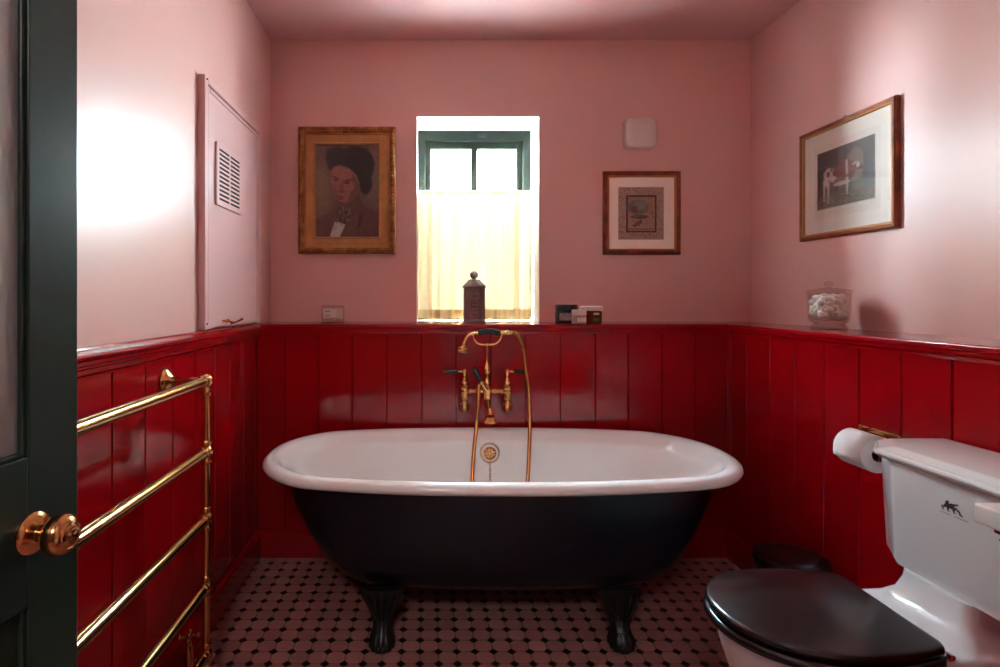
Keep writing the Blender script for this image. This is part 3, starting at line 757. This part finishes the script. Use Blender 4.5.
# ------------------------------------------------------------------ bath mixer tap
def mixer():
    Y0 = 2.47
    P = lambda x, y, d=0: PX(x, y, Y0 + d)
    t = thing('bath_mixer_tap', 'brass bath and shower mixer with black handles above the bathtub', 'tap', (P(487, 392).x, YP, P(487, 392).z))
    BR = M['brass']
    body = MB()
    # cross bar
    a, c = P(465, 391), P(507.3, 391)
    body.tube([a, c], .0095, 16)
    for f_ in (.12, .30, .70, .88):
        q = a.lerp(c, f_); body.tube([q - Vector((.004, 0, 0)), q + Vector((.004, 0, 0))], .0125, 16)
    # central barrel and upright
    u = P(487, 391); zt = P(487, 361).z
    body.lathe([(.002, -.075), (.012, -.073), (.016, -.060), (.013, -.050), (.018, -.044), (.0195, -.030), (.018, -.018), (.022, -.010), (.022, .010), (.016, .018), (.012, .030), (.016, .036), (.016, .042), (.011, .050),
                (.010, .075), (.015, .082), (.018, .092), (.015, .104), (.010, .118), (.005, .134), (.0045, .145)], u, (0, 0, 1), 28)
    top = P(487, 344.7)
    body.tube([u + Vector((0, 0, .14)), top], .0042, 12)
    body.build('mixer_body', BR, t)
    # spout
    s0 = u + Vector((0, -.004, -.040)); m = P(490.3, 418, -.10)
    sp = MB(); path = catmull([s0, s0 + Vector((.001, -.035, -.022)), s0 + Vector((.002, -.075, -.030)), Vector((m.x, m.y + .012, m.z + .030)), Vector((m.x, m.y, m.z + .008))], 6)
    sp.tube(path, [.015] * 6 + [.014] * 6 + [.013] * 6 + [.013, .014, .016, .018, .020, .022, .022], 20)
    sp.lathe([(.020, .006), (.024, 0), (.027, -.010), (.029, -.012), (.029, -.020), (.024, -.020), (.022, -.012)], m, (0, 0, 1), 28)
    sp.build('spout', BR, t)
    for sx, px in ((-1, 464.6), (1, 507.2)):
        v = P(px, 391); w_ = PX(px - .3, 406.5, YP)
        fl = Vector((w_.x, YP, w_.z))
        b = MB()
        b.lathe([(.028, 0), (.029, .004), (.027, .010), (.020, .016), (.014, .022), (.012, .03)], fl, (0, -1, 0), 28)
        b.tube(catmull([fl + Vector((0, -.01, 0)), fl + Vector((0, -.05, 0)), Vector((v.x, Y0, w_.z + .006)), Vector((v.x, Y0, v.z - .01))], 6), .011, 16)
        b.build('wall_union', BR, t)
        b = MB()
        b.lathe([(.004, -.062), (.012, -.058), (.014, -.050), (.013, -.040), (.017, -.034), (.019, -.022), (.022, -.012), (.0235, .0), (.022, .012), (.018, .018), (.022, .022), (.022, .027), (.016, .031), (.015, .042),
                 (.011, .048), (.0065, .060), (.006, .075), (.009, .080), (.0095, .088), (.010, .095), (.005, .100)], v, (0, 0, 1), 24)
        b.build('valve', BR, t)
        h = v + Vector((0, 0, .089)); b = MB(); b.ball(h, .0115, 16)
        b.tube([h, h + Vector((sx * .030, 0, -.001))], [.005, .0065], 12)
        lv = b.build('lever', BR, t)
        b = MB(); x0 = .028
        b.lathe([(.006, 0), (.0085, .003), (.0095, .030), (.009, .058), (.010, .062), (.006, .066)], h + Vector((sx * x0, 0, -.001)), (sx, 0, -.02), 20)
        b.build('lever_grip', M['black'], lv)
        MB().lathe([(.009, 0), (.0105, .002), (.009, .004)], h + Vector((sx * (x0 + .062), 0, -.002)), (sx, 0, 0), 18).build('lever_cap', BR, lv)
    # diverter
    d0, d1 = P(481.5, 383, -.030), P(474.5, 368.5, -.045)
    b = MB(); b.tube([u + Vector((-.004, -.01, 0)), d0], [.012, .010], 14)
    b.ball(d0, .012); dv = b.build('diverter', BR, t)
    dd = (d1 - d0)
    MB().tube([d0 + dd * .05, d0 + dd * .3, d0 + dd * .7, d1, d1 + dd * .06], [.007, .011, .0135, .013, .008], 16).build('diverter_grip', M['black'], dv)
    # cradle
    b = MB(); L, R = P(473, 335.5), P(501.8, 335.5)
    b.tube(catmull([L, P(474.5, 340), P(479, 344), top, P(495, 344), P(499.8, 340), R], 6), .0042, 12)
    b.ball(top, .008, 12)
    for q in (L, R): b.ball(q + Vector((0, 0, .003)), .0065, 12)
    b.build('cradle', BR, t)
    # handset
    g0, g1 = P(478, 333.6), P(499.5, 333.4)
    b = MB(); b.tube(catmull([g0, P(482, 332.0), P(488.5, 331.3), P(495, 332.0), g1], 5), [.009] + [.0115] * 4 + [.013] * 11 + [.0115] * 4 + [.009], 18)
    hs = b.build('handset', M['black'], t)
    b = MB(); b.tube(catmull([g0 + Vector((.004, 0, 0)), P(475, 333), P(470.5, 334.3), P(466.5, 338), P(464.2, 343), P(463.4, 347)], 5), [.0075] * 6 + [.0065] * 14 + [.009] * 6, 16)
    b.build('handset_pipe', BR, hs); b = MB()
    b.lathe([(.008, 0), (.010, .004), (.010, .022), (.012, .024), (.012, .034), (.009, .040), (.008, .055)], P(500.5, 332.9), (1, 0, 0), 18)
    b.build('hose_connector', BR, hs)
    rp = P(463.4, 346.5)
    b = MB(); b.lathe([(.008, -.012), (.013, -.004), (.016, .003), (.024, .007), (.029, .010), (.030, .014), (.026, .017), (.026, .020), (.031, .023), (.032, .028), (.026, .033), (.0, .035)], rp, (-.22, -.25, -1), 28)
    b.build('shower_rose', BR, hs)
    # hose
    b = MB()
    pts = [P(512, 332.6), P(517.5, 335.5), P(521.5, 343), P(523.6, 352), P(525.6, 369.5, -.01), P(528.8, 391, -.03), P(529.8, 425.5, -.07), P(529.0, 455, -.12), P(527.3, 485, -.17)]
    e = pts[-1]
    pts += [Vector((e.x - .01, e.y - .02, .36)), Vector((e.x - .06, e.y - .03, .25)), Vector((e.x - .12, e.y - .03, .225))]
    s = P(472.2, 485, -.17)
    pts += [Vector((s.x + .05, s.y - .02, .235)), Vector((s.x + .006, s.y - .01, .34)), s, P(473.6, 455, -.12), P(476.5, 425, -.07), P(478.2, 400, -.045), P(479.2, 384, -.03)]
    path = catmull(pts, 26)
    b.tube(path, [.0092 if i % 2 else .0080 for i in range(len(path))], 12)
    b.build('shower_hose', M['copper'], t, smooth=60)
mixer()

# ------------------------------------------------------------------ heated towel rail
def towel_rail():
    X, Ya, Yb_ = -0.672, 1.655, 0.93
    t = thing('heated_towel_rail', 'polished brass heated towel rail standing off the left wall', 'towel rail', (X, (Ya + Yb_) / 2, 0))
    zs = [.953, .738, .537, .330, .125]
    for y in (Ya, Yb_):
        b = MB(); b.tube([(X, y, .02), (X, y, zs[0])], .0115, 18)
        b.lathe([(.030, 0), (.030, .006), (.016, .012), (.012, .03)], (X, y, 0), (0, 0, 1), 24)
        for z in zs:
            b.ball((X, y, z), .0205, 20)
            if z < .9: b.lathe([(.0135, -.036), (.016, -.032), (.016, -.026), (.013, -.020), (.013, .020), (.016, .026), (.016, .032), (.0135, .036)], (X, y, z), (0, 0, 1), 20)
        b.lathe([(.0135, -.045), (.016, -.038), (.016, -.03), (.013, -.02)], (X, y, zs[0]), (0, 0, 1), 20)
        b.build('post', M['brass'], t)
    for z in zs:
        b = MB(); b.tube([(X, Ya, z), (X, Yb_, z)], .0150, 20)
        for y, s in ((Ya, -1), (Yb_, 1)): b.lathe([(.0165, .014), (.0185, .018), (.0185, .026), (.015, .030)], (X, y, z), (0, s, 0), 20)
        b.build('rail', M['brass_pale'], t)
    for y in (Ya, Yb_):
        b = MB(); z = zs[0]
        b.lathe([(.038, 0), (.039, .004), (.036, .009), (.024, .015), (.014, .022), (.011, .032)], (XLP, y, z), (1, 0, 0), 28)
        b.tube([(XLP, y, z), (X, y, z)], .0105, 16); b.build('wall_bracket', M['brass'], t)
    # valve at the foot of the far post
    vx, vy = XLP + .062, Ya + .02
    b = MB(); b.tube([(vx, vy, 0), (vx, vy, .15)], .009, 14)
    b.lathe([(.012, .02), (.016, .03), (.016, .06), (.012, .07), (.014, .10), (.012, .13), (.006, .15), (.006, .165)], (vx, vy, 0), (0, 0, 1), 18)
    b.tube([(vx, vy, .075), (X, Ya, .075)], .009, 14)
    v = b.build('valve', M['brass'], t)
    b = MB(); z = .168
    for a in (.3, .3 + PI / 2):
        d = Vector((math.cos(a), math.sin(a), 0)) * .026; b.tube([Vector((vx, vy, z)) - d, Vector((vx, vy, z)) + d], .004, 10)
        b.ball(Vector((vx, vy, z)) - d, .0075, 10); b.ball(Vector((vx, vy, z)) + d, .0075, 10)
    b.ball((vx, vy, z), .009, 10); b.build('cross_handle', M['brass'], v)
towel_rail()

# ------------------------------------------------------------------ the open door
def door():
    E = Vector((-0.576, 0.90, 0)); D = Vector((-.14, -.99, 0)).normalized(); N = Vector((.99, -.14, 0)).normalized()
    W, Hd, T = 0.80, 2.0, 0.040
    fr = [0.0]
    def pt(s, n, z): return E + D * s + N * n + Vector((0, 0, z))
    def slab(b, s0, s1, z0, z1, n0=-T, n1=0):
        vs = [pt(s, n, z) for z in (z0, z1) for n in (n0, n1) for s in (s0, s1)]
        b.add(vs, [(0, 2, 3, 1), (4, 5, 7, 6), (0, 1, 5, 4), (2, 6, 7, 3), (0, 4, 6, 2), (1, 3, 7, 5)])
    b = MB(); st = .094; zb, zm0, zm1 = .20, .745, .967
    slab(b, 0, st, 0.012, Hd); slab(b, W - st, W, 0.012, Hd); slab(b, st, W - st, 0.012, zb); slab(b, st, W - st, zm0, zm1); slab(b, st, W - st, Hd - .11, Hd)
    d = b.build('door_1', M['green'], bevel=0.0025); struct(d, 'open dark green door with glazed upper panel at the left edge')
    b = MB(); slab(b, st, W - st, zb, zm0, -T * .7, -T * .3); b.build('lower_panel', M['green'], d, smooth=0)
    b = MB(); slab(b, st + .002, W - st - .002, zm1 + .002, Hd - .112, -T * .40, -T * .32); b.build('glass_pane', M['door_pane'], d, smooth=0)
    b = MB()
    for z0, z1 in ((zm1, Hd - .11), (zb, zm0)):
        for n0, n1 in ((-T * .31, -.004), (-T + .004, -T * .42)):
            k = .008
            slab(b, st, st + k, z0, z1, n0, n1); slab(b, W - st - k, W - st, z0, z1, n0, n1); slab(b, st + k, W - st - k, z0, z0 + k, n0, n1); slab(b, st + k, W - st - k, z1 - k, z1, n0, n1)
    b.build('glazing_bead', M['green'], d, bevel=.003)
    for s_, nn in ((1, 0), (-1, -T)):
        o = pt(.087, nn, .852); ax = N * s_; b = MB()
        b.lathe([(.030, 0), (.031, .003), (.028, .007), (.020, .010), (.013, .013), (.011, .020), (.0105, .028)], o, ax, 36)
        r = b.build('knob_rose', M['brass'], d)
        b = MB(); b.lathe([(.0105, .016), (.012, .024), (.018, .028), (.025, .033), (.0290, .040), (.0300, .047), (.0285, .054), (.024, .060), (.018, .063), (.0172, .0622), (.014, .065), (.0095, .0655), (.009, .067), (.004, .0685), (.0, .0687)], o, ax, 40)
        b.build('knob', M['brass'], r)
door()

# ------------------------------------------------------------------ toilet
TY = 1.285; CY = 1.240
def toilet():
    t = thing('toilet', 'white toilet with dark wooden lid and close-coupled cistern at the right wall', 'toilet', (1.05, TY, 0))
    def dshape(x0, x1, hw, back, z, n=64, yc=TY, ex=2.15):
        """plan: rounded front at x0, straight-ish back of half width `back` at x1"""
        pts = []; xm = x0 + (x1 - x0) * .56
        half = []
        m = n // 2
        for k in range(m + 1):
            a = PI / 2 * k / m                      # from tip to widest
            half.append((xm - (xm - x0) * abs(math.cos(a)) ** (2 / ex), hw * abs(math.sin(a)) ** (2 / ex)))
        nb = 14
        for k in range(1, nb + 1):
            f = k / nb; half.append((xm + (x1 - .02 - xm) * f, hw + (back - hw) * f * f))
        for k in range(1, 6):
            a = PI / 2 * k / 5; half.append((x1 - .02 + .02 * math.sin(a), back - .02 + .02 * math.cos(a)))
        full = [(x, yc + y, z) for x, y in half] + [(x, yc - y, z) for x, y in reversed(half[1:])]
        return full
    LZ = .481
    def sl(x0, x1, hw, bk, z): return dshape(x0, x1, hw, bk, z)
    X0, X1, HW, BK = .672, 1.078, .184, .158
    # lid
    def layer(b, z0, z1, g, top=True):
        r = .009; rings = []
        for d, z in ((.012 + g, z0), (.003 + g, z0 + .003), (g, z0 + .009), (g, z1 - .010), (.003 + g, z1 - .004), (.010 + g, z1)):
            rings.append(sl(X0 + d, X1 - d * .3, HW - d, BK - d * .6, z))
        b.loft(rings)
    b = MB(); layer(b, LZ - .022, LZ, .0); b.build('lid', M['seat'], t, smooth=50)
    b = MB(); layer(b, LZ - .048, LZ - .024, -.004)
    b.build('seat', M['seat'], t, smooth=50)
    # bowl + pedestal
    BZ = LZ - .050
    rings = []
    for x0, x1, hw, bk, z in ((.74, 1.30, .105, .10, 0), (.74, 1.30, .105, .10, .02), (.775, 1.28, .085, .09, .10), (.785, 1.27, .088, .09, .18), (.755, 1.24, .120, .11, .26), (.715, 1.22, .155, .135, .33), (.698, 1.21, .170, .145, .385), (.695, 1.20, .174, .148, BZ - .008), (.70, 1.20, .170, .145, BZ)):
        rings.append(dshape(x0, x1, hw, bk, z))
    b = MB(); b.loft(rings)
    b.build('bowl', M['china'], t, smooth=60)
    # deck and swept support under the cistern
    def rr(x0, x1, y0, y1, z, r, n=6):
        pts = []
        for cx_, cy_, a0 in ((x1 - r, y1 - r, 0), (x0 + r, y1 - r, PI / 2), (x0 + r, y0 + r, PI), (x1 - r, y0 + r, 1.5 * PI)):
            for k in range(n + 1):
                a = a0 + PI / 2 * k / n; pts.append((cx_ + r * math.cos(a), cy_ + r * math.sin(a), z))
        return pts
    b = MB(); rings = []
    for x0, hw, z in ((1.12, .105, .18), (1.11, .125, .34), (1.075, .150, .40), (1.072, .152, BZ + .008), (1.078, .150, BZ + .014), (1.112, .140, BZ + .020), (1.140, .122, BZ + .032), (1.160, .100, BZ + .055), (1.172, .092, BZ + .085), (1.176, .092, .532)):
        rings.append(rr(x0, 1.36, TY - .01 - hw, TY - .01 + hw, z, .025))
    b.loft(rings); b.build('cistern_support', M['china'], t, smooth=60)
    # hinges
    for y in (TY - .140, TY + .095):
        b = MB(); b.lathe([(.009, 0), (.011, .004), (.011, .012), (.007, .016)], (1.088, y, BZ + .012), (0, 0, 1), 16)
        b.tube([(1.060, y, LZ - .024), (1.090, y, LZ - .024)], .005, 10); b.tube([(1.086, y - .014, LZ - .024), (1.086, y + .014, LZ - .024)], .006, 12)
        b.build('hinge', mat('chrome', (.7, .7, .7), .15, metal=1.0), t)
    # cistern body: chamfered front corners
    def oct_(xf, xb, hl, cx_, cy_, z, r=.010):
        p = [(xb, CY + hl), (xf + cx_, CY + hl), (xf, CY + hl - cy_), (xf, CY - hl + cy_), (xf + cx_, CY - hl), (xb, CY - hl)]
        out = []; n = len(p)
        for i in range(n):       # soften corners
            a, q, c = Vector(p[i - 1]), Vector(p[i]), Vector(p[(i + 1) % n]); u = (a - q).normalized() * r; v = (c - q).normalized() * r
            for k in range(5):
                s = k / 4; out.append(tuple(((q + u) * (1 - s) ** 2 + q * 2 * s * (1 - s) + (q + v) * s * s)) + (z,))
        return out
    ZL = .796
    b = MB(); rings = []
    for xf, hl, cxx, cyy, z in ((1.198, .214, .055, .085, .528), (1.184, .230, .055, .090, .533), (1.180, .236, .055, .092, .545), (1.173, .242, .052, .094, ZL)):
        rings.append(oct_(xf, 1.385, hl, cxx, cyy, z))
    b.loft(rings); b.build('cistern', M['china'], t, smooth=40)
    b = MB(); rings = []
    for o_, z in ((-.006, ZL - .004), (.010, ZL - .002), (.018, ZL + .004), (.021, ZL + .010), (.020, ZL + .015), (.014, ZL + .018), (.013, ZL + .021), (.004, ZL + .0235), (-.004, ZL + .028), (-.010, ZL + .030), (-.016, ZL + .0305)):
        rings.append(oct_(1.173 - o_, 1.390 if z < ZL + .02 else 1.385, .238 + o_ * 1.0, .060 + o_ * .5, .082, z))
    b.loft(rings); b.build('cistern_lid', M['china'], t, smooth=30)
    # printed emblem: a small winged beast over a line of lettering
    b = MB(); xx = 1.1725
    def Q(u, v):      # u to the right as seen, v up, metres; centre of the mark
        z = .728 + v; xf = 1.180 + (1.173 - 1.180) * (z - .545) / (ZL - .545); return (xf - .0006, 1.228 - u, z)
    def blob(P_):
        b.add([Q(x * .00118 + .004, y * .00118) for x, y in P_], [tuple(range(len(P_)))])
    blob([(-16, 6), (-14, 12), (-10, 15), (-7, 13), (-8, 9), (-3, 11), (4, 12), (10, 14), (12, 12), (5, 9), (2, 6), (8, 5), (14, 2), (16, -3), (20, -5), (19, -7), (13, -6), (11, -1), (6, 2), (3, -3), (7, -6), (1, -6), (-1, 0), (-6, 1), (-9, -4), (-5, -7), (-11, -6), (-12, 0), (-16, 0), (-19, -4), (-20, 1)])
    blob([(-23, 2), (-21, 4), (-20, -3), (-17, -7), (-20, -7), (-23, -3)])
    # the tiny unreadable line of lettering below it, two words of thin strokes
    for u0, n in ((-26, 9), (2, 11)):
        for k in range(n):
            u = u0 + k * 2.5; h = 2.6 if k % 3 else 3.2
            blob([(u, -13), (u + .7, -13), (u + .7, -13 + h), (u, -13 + h)])
            if k % 2: blob([(u + .7, -13 + h * .4), (u + 1.7, -13 + h * .4), (u + 1.7, -13 + h * .7), (u + .7, -13 + h * .7)])
    b.build('printed_emblem', M['ink'], t, smooth=0)
    return t
toilet_root = toilet()

# ------------------------------------------------------------------ toilet roll and holder
def roll():
    R, cx_, cz = .054, XRP - .082, .742; y0, y1 = 1.605, 1.712
    t = thing('toilet_roll', 'white toilet paper roll hanging beside the cistern', 'toilet roll', (cx_, (y0 + y1) / 2, cz - R))
    b = MB(); rings = []
    for r, y in ((.021, y0 + .0005), (R - .002, y0), (R, y0 + .002), (R, y1 - .002), (R - .002, y1), (.021, y1 - .0005)):
        rings.append([(cx_ + r * math.cos(2 * PI * k / 48), y, cz + r * math.sin(2 * PI * k / 48)) for k in range(48)])
    b.loft(rings, False, False, closed=True); b.build('paper', M['paper'], t, smooth=40)
    # loose sheet over the front, hanging a little
    b = MB(); pts = []
    for k in range(14):
        a = PI / 2 + (PI * .52) * k / 13; pts.append((cx_ + (R + .0012 + .0006 * k / 13) * math.cos(a), cz + (R + .0012) * math.sin(a)))
    pts += [(cx_ - R - .002, cz - .012), (cx_ - R - .001, cz - .026)]
    r0 = [(x, y0 + .001, z) for x, z in pts]; r1 = [(x, y1 - .001, z) for x, z in pts]
    n = len(pts); b.add(r0 + r1, [(i, i + 1, n + i + 1, n + i) for i in range(n - 1)])
    s = b.build('loose_sheet', M['paper'], t, smooth=60)
    so = s.modifiers.new('thick', 'SOLIDIFY'); so.thickness = .0006
    b = MB(); rings = []
    for r, y in ((.0195, y0 - .001), (.0207, y0 - .001), (.0207, y1 + .001), (.0195, y1 + .001)):
        rings.append([(cx_ + r * math.cos(2 * PI * k / 32), y, cz + r * math.sin(2 * PI * k / 32)) for k in range(32)])
    b.loft(rings, closed=True); b.build('cardboard_core', M['card'], t)
    h = thing('toilet_roll_holder', 'brass toilet roll holder fixed to the red right wall panelling', 'toilet roll holder', (XRP, (y0 + y1) / 2, .80))
    b = MB(); b.box(XRP - .010, XRP, 1.615, 1.775, .778, .794); b.build('back_plate', M['brass'], h, bevel=.003)
    for y in (y0 - .010, y1 + .010):
        b = MB(); b.tube(catmull([(XRP - .006, y, .790), (XRP - .035, y, .788), (cx_ + .012, y, .768), (cx_, y, cz)], 6), .0055, 12); b.ball((cx_, y, cz), .010, 14); b.build('arm', M['brass'], h)
    b = MB(); b.tube([(cx_, y0 - .012, cz - .008), (cx_, y1 + .012, cz - .008)], .010, 16); b.build('spindle', M['brass'], h)
roll()

# ------------------------------------------------------------------ bin
def bin_():
    c = PX(791, 545, 1.90); x, y = min(c.x, XRP - .145), 1.90
    t = thing('waste_bin', 'black round waste bin on the floor behind the toilet', 'bin', (x, y, 0)); x += 0
    h = EYE - (547 - VY) * 1.95 / F
    b = MB(); b.lathe([(.096, 0), (.100, .004), (.112, h - .045), (.112, h - .035)], (x, y, 0), (0, 0, 1), 48); b.build('body', M['bin'], t)
    b = MB(); b.lathe([(.116, h - .038), (.118, h - .034), (.118, h - .022), (.113, h - .010), (.098, h - .003), (.06, h), (.0, h)], (x, y, 0), (0, 0, 1), 48); b.build('lid', M['bin'], t)
bin_()

# ------------------------------------------------------------------ wash stand corner at the right edge
def stand():
    X, Y, Z = .938, .942, .850
    t = thing('wash_stand', 'white topped red washstand corner at the right edge of the view', 'washstand', (1.2, .5, 0))
    MB().box(X, XRP, YF, Y, Z - .033, Z).build('top', M['slab'], t, bevel=.004, seg=3)
    b = MB(); steps = [(.018, Z - .034), (.018, Z - .044), (.024, Z - .048), (.022, Z - .056), (.030, Z - .062), (.036, Z - .072), (.044, Z - .078), (.044, Z - .088), (.050, Z - .092), (.056, Z - .104), (.056, Z - .12)]
    rings = [[(X + o, YF, z), (XRP, YF, z), (XRP, Y - o, z), (X + o, Y - o, z)] for o, z in steps]
    b.loft(rings); b.build('cornice', M['red'], t, smooth=20)
    MB().box(X + .062, XRP, YF, Y - .062, .02, Z - .12).build('cabinet', M['red'], t, bevel=.003)
    b = MB(); b.box(X + .050, X + .062, .12, .47, .10, Z - .16); cd = b.build('cabinet_door', M['red'], t, bevel=.003)
    MB().ball((X + .040, .44, .5), .014).build('door_knob', M['brass'], cd)
    b = MB(); b.box(X + .050, X + .062, .49, .84, .10, Z - .16); cd = b.build('cabinet_door', M['red'], t, bevel=.003)
    MB().ball((X + .040, .52, .5), .014).build('door_knob', M['brass'], cd)
stand()

# ------------------------------------------------------------------ things on the ledges
def cotton_jar():
    cx_, cy_ = 1.538, 2.100; s = .053; ang = math.radians(-14)
    t = thing('glass_cotton_jar', 'square clear glass jar with lid on the right ledge below the cow print', 'jar', (cx_, cy_, ZS))
    def sq(h, z, e=5.0, n=40):
        r = []
        for k in range(n):
            a = 2 * PI * (k + .5) / n; c, q = math.cos(a), math.sin(a); m = (abs(c) ** e + abs(q) ** e) ** (-1 / e)
            x, y = h * m * c, h * m * q; r.append((cx_ + x * math.cos(ang) - y * math.sin(ang), cy_ + x * math.sin(ang) + y * math.cos(ang), z))
        return r
    Z = ZS
    outer = [sq(.044, Z), sq(.050, Z + .002), sq(.051, Z + .008), sq(.046, Z + .016), sq(.040, Z + .022), sq(.050, Z + .030), sq(s + .003, Z + .038), sq(s + .006, Z + .060), sq(s + .008, Z + .140)]
    inner = [sq(s + .004, Z + .140), sq(s + .002, Z + .060), sq(s - .002, Z + .042), sq(.035, Z + .034)]
    MB().loft(outer + inner).build('jar_body', M['jar_glass'], t, smooth=40)
    b = MB(); b.loft([sq(s + .010, Z + .141), sq(s + .011, Z + .147), sq(s + .004, Z + .153), sq(.030, Z + .157), sq(.012, Z + .160)])
    l = b.build('jar_lid', M['jar_glass'], t, smooth=40)
    MB().lathe([(.010, .158), (.008, .164), (.014, .172), (.015, .178), (.010, .184), (.0, .186)], (cx_, cy_, Z), (0, 0, 1), 20).build('lid_knob', M['jar_glass'], l)
    # cotton wool, uncountable
    b = MB(); rs = random.Random(3)
    for k in range(170):
        x, y, z = rs.uniform(-.041, .041), rs.uniform(-.041, .041), Z + rs.uniform(.050, .128)
        X_, Y_ = x * math.cos(ang) - y * math.sin(ang), x * math.sin(ang) + y * math.cos(ang)
        b.ball((cx_ + X_, cy_ + Y_, z), rs.uniform(.011, .016), 10, (rs.uniform(.8, 1.2), rs.uniform(.8, 1.2), rs.uniform(.7, 1.1)))
    tag(b.build('cotton_wool', M['cotton'], smooth=80), 'white cotton wool filling the square glass jar', 'cotton wool', kind='stuff')
cotton_jar()

def tin():
    p = PX(474.3, 320, 2.72); x, y = p.x, 2.73
    t = thing('ceramic_canister', 'six-sided greyish lidded canister with ball knob standing before the curtain', 'canister', (x, y, ZS))
    def hx(r, z, n=8, a0=PI / 8):
        out = []
        for i in range(n):
            p0 = Vector((math.cos(a0 + 2 * PI * i / n), math.sin(a0 + 2 * PI * i / n))) * r; p1 = Vector((math.cos(a0 + 2 * PI * (i + 1) / n), math.sin(a0 + 2 * PI * (i + 1) / n))) * r
            for f in (.06, .94): q = p0.lerp(p1, f); out.append((x + q.x, y + q.y, ZS + z))
        return out
    b = MB(); b.loft([hx(.056, 0), hx(.060, .004), hx(.060, .012), hx(.055, .018), hx(.057, .022), hx(.057, .150), hx(.055, .153), hx(.057, .157), hx(.057, .172)])
    b.build('canister_body', M['tin'], t, smooth=20)
    b = MB(); b.loft([hx(.062, .172), hx(.063, .178), hx(.060, .184), hx(.034, .206), hx(.031, .212), hx(.022, .214)])
    b.lathe([(.018, .212), (.010, .216), (.010, .220), (.018, .226), (.021, .236), (.019, .246), (.010, .254), (.0, .256)], (x, y, ZS), (0, 0, 1), 24)
    b.build('canister_lid', M['tin'], t, smooth=30)
    yf = y - .057 * math.cos(PI / 8) - .0005
    def plate(b, x0, x1, z0, z1, d=0): b.box(x + x0, x + x1, yf - .0006 - d, yf - d, ZS + z0, ZS + z1)
    b = MB()
    for x0, x1, z0, z1 in ((-.020, .020, .060, .0625), (-.020, .020, .108, .1105), (-.020, -.0175, .060, .1105), (.0175, .020, .060, .1105)): plate(b, x0, x1, z0, z1)
    # illegible small lettering: three rows of strokes inside the label, one above and one below
    for z, n, x0, x1, h in ((.093, 6, -.012, .012, .007), (.074, 7, -.015, .015, .010), (.126, 5, -.011, .011, .009), (.036, 5, -.012, .012, .007)):
        for k in range(n):
            xa = x0 + (x1 - x0) * k / n; plate(b, xa, xa + (x1 - x0) / n * .62, z, z + h, .0004)
    b.build('printed_label', M['tin_label'], t, smooth=0)
tin()

def small_jars():
    def jar(name, label, px, r, y, h, lidh, body, lid, lidr=None, lab=None):
        x = PX(px, 320, y).x; t = thing(name, label, 'jar', (x, y, ZS)); lidr = lidr or r
        b = MB(); b.lathe([(r - .003, 0), (r, .003), (r, h - lidh - .008), (r - .004, h - lidh - .003), (r - .006, h - lidh)], (x, y, ZS), (0, 0, 1), 36); b.build('jar_body', body, t)
        b = MB(); b.lathe([(lidr, h - lidh), (lidr, h - .003), (lidr - .003, h), (.0, h)], (x, y, ZS), (0, 0, 1), 36); b.build('lid', lid, t)
        if lab:
            for m_, z0, z1, a0, a1, nm in lab:
                b = MB(); n = 16; vs = []
                for z in (z0, z1):
                    for k in range(n + 1):
                        a = -PI / 2 + a0 + (a1 - a0) * k / n; vs.append((x + (r + .0006) * math.cos(a), y + (r + .0006) * math.sin(a), ZS + z))
                b.add(vs, [(k, k + 1, n + 2 + k, n + 1 + k) for k in range(n)]); b.build(nm, m_, t)
    jar('cosmetic_jar', 'dark jar with black lid and silver label, leftmost on the ledge right of window', 566.5, .055, 2.685, .090, .026, M['jar_black'], M['jar_black'], lab=[(M['jar_label'], .014, .050, -.9, .9, 'label')])
    jar('cosmetic_jar', 'smallest jar, mauve with a pale lid, standing in front between two bigger jars', 579.0, .034, 2.600, .066, .026, M['jar_mauve'], M['jar_white'], lab=[(M['jar_white'], .008, .030, -.5, .9, 'label')])
    jar('cosmetic_jar', 'amber brown jar with a wide pale lid, rightmost of the ledge jars', 591.5, .050, 2.700, .082, .022, M['amber'], M['jar_white'], .053, lab=[(M['green_label'], .010, .024, -.1, .5, 'label'), (M['jar_white'], .040, .050, -.1, .5, 'label')])
small_jars()

def candle():
    x = PX(332.5, 320, 2.69).x; y = 2.70
    t = thing('glass_candle', 'pale candle in a thick clear glass on the ledge below the portrait', 'candle', (x, y, ZS))
    r = .056
    b = MB(); b.lathe([(r - .004, 0), (r, .004), (r, .085), (r - .003, .086), (r - .004, .083), (r - .004, .020), (.0, .018)], (x, y, ZS), (0, 0, 1), 40); b.build('glass_tumbler', M['jar_glass'], t)
    b = MB(); b.lathe([(r - .007, .021), (r - .006, .023), (r - .006, .068), (r - .010, .070), (.0, .069)], (x, y, ZS), (0, 0, 1), 36); wx = b.build('wax', M['wax'], t)
    MB().tube([(x, y, ZS + .068), (x + .001, y, ZS + .080)], .0012, 8).build('wick', M['ink'], wx)
    b = MB(); n = 14; vs = []
    for z in (.030, .066):
        for k in range(n + 1):
            a = -PI / 2 - .75 + 1.2 * k / n; vs.append((x + (r + .0006) * math.cos(a), y + (r + .0006) * math.sin(a), ZS + z))
    b.add(vs, [(k, k + 1, n + 2 + k, n + 1 + k) for k in range(n)]); lb = b.build('label', M['wax_label'], t)
    b = MB()
    for z, c0, c1, h in ((.054, -.5, .15, .006), (.036, -.35, .10, .0035)):
        for k in range(7):
            a = -PI / 2 - .15 + c0 * .8 + (c1 - c0) * .8 * k / 7; a2 = a + .045; rr_ = r + .0012
            b.add([(x + rr_ * math.cos(a), y + rr_ * math.sin(a), ZS + z), (x + rr_ * math.cos(a2), y + rr_ * math.sin(a2), ZS + z), (x + rr_ * math.cos(a2), y + rr_ * math.sin(a2), ZS + z + h), (x + rr_ * math.cos(a), y + rr_ * math.sin(a), ZS + z + h)], [(0, 1, 2, 3)])
    b.build('label_print', M['ink'], lb, smooth=0)
candle()
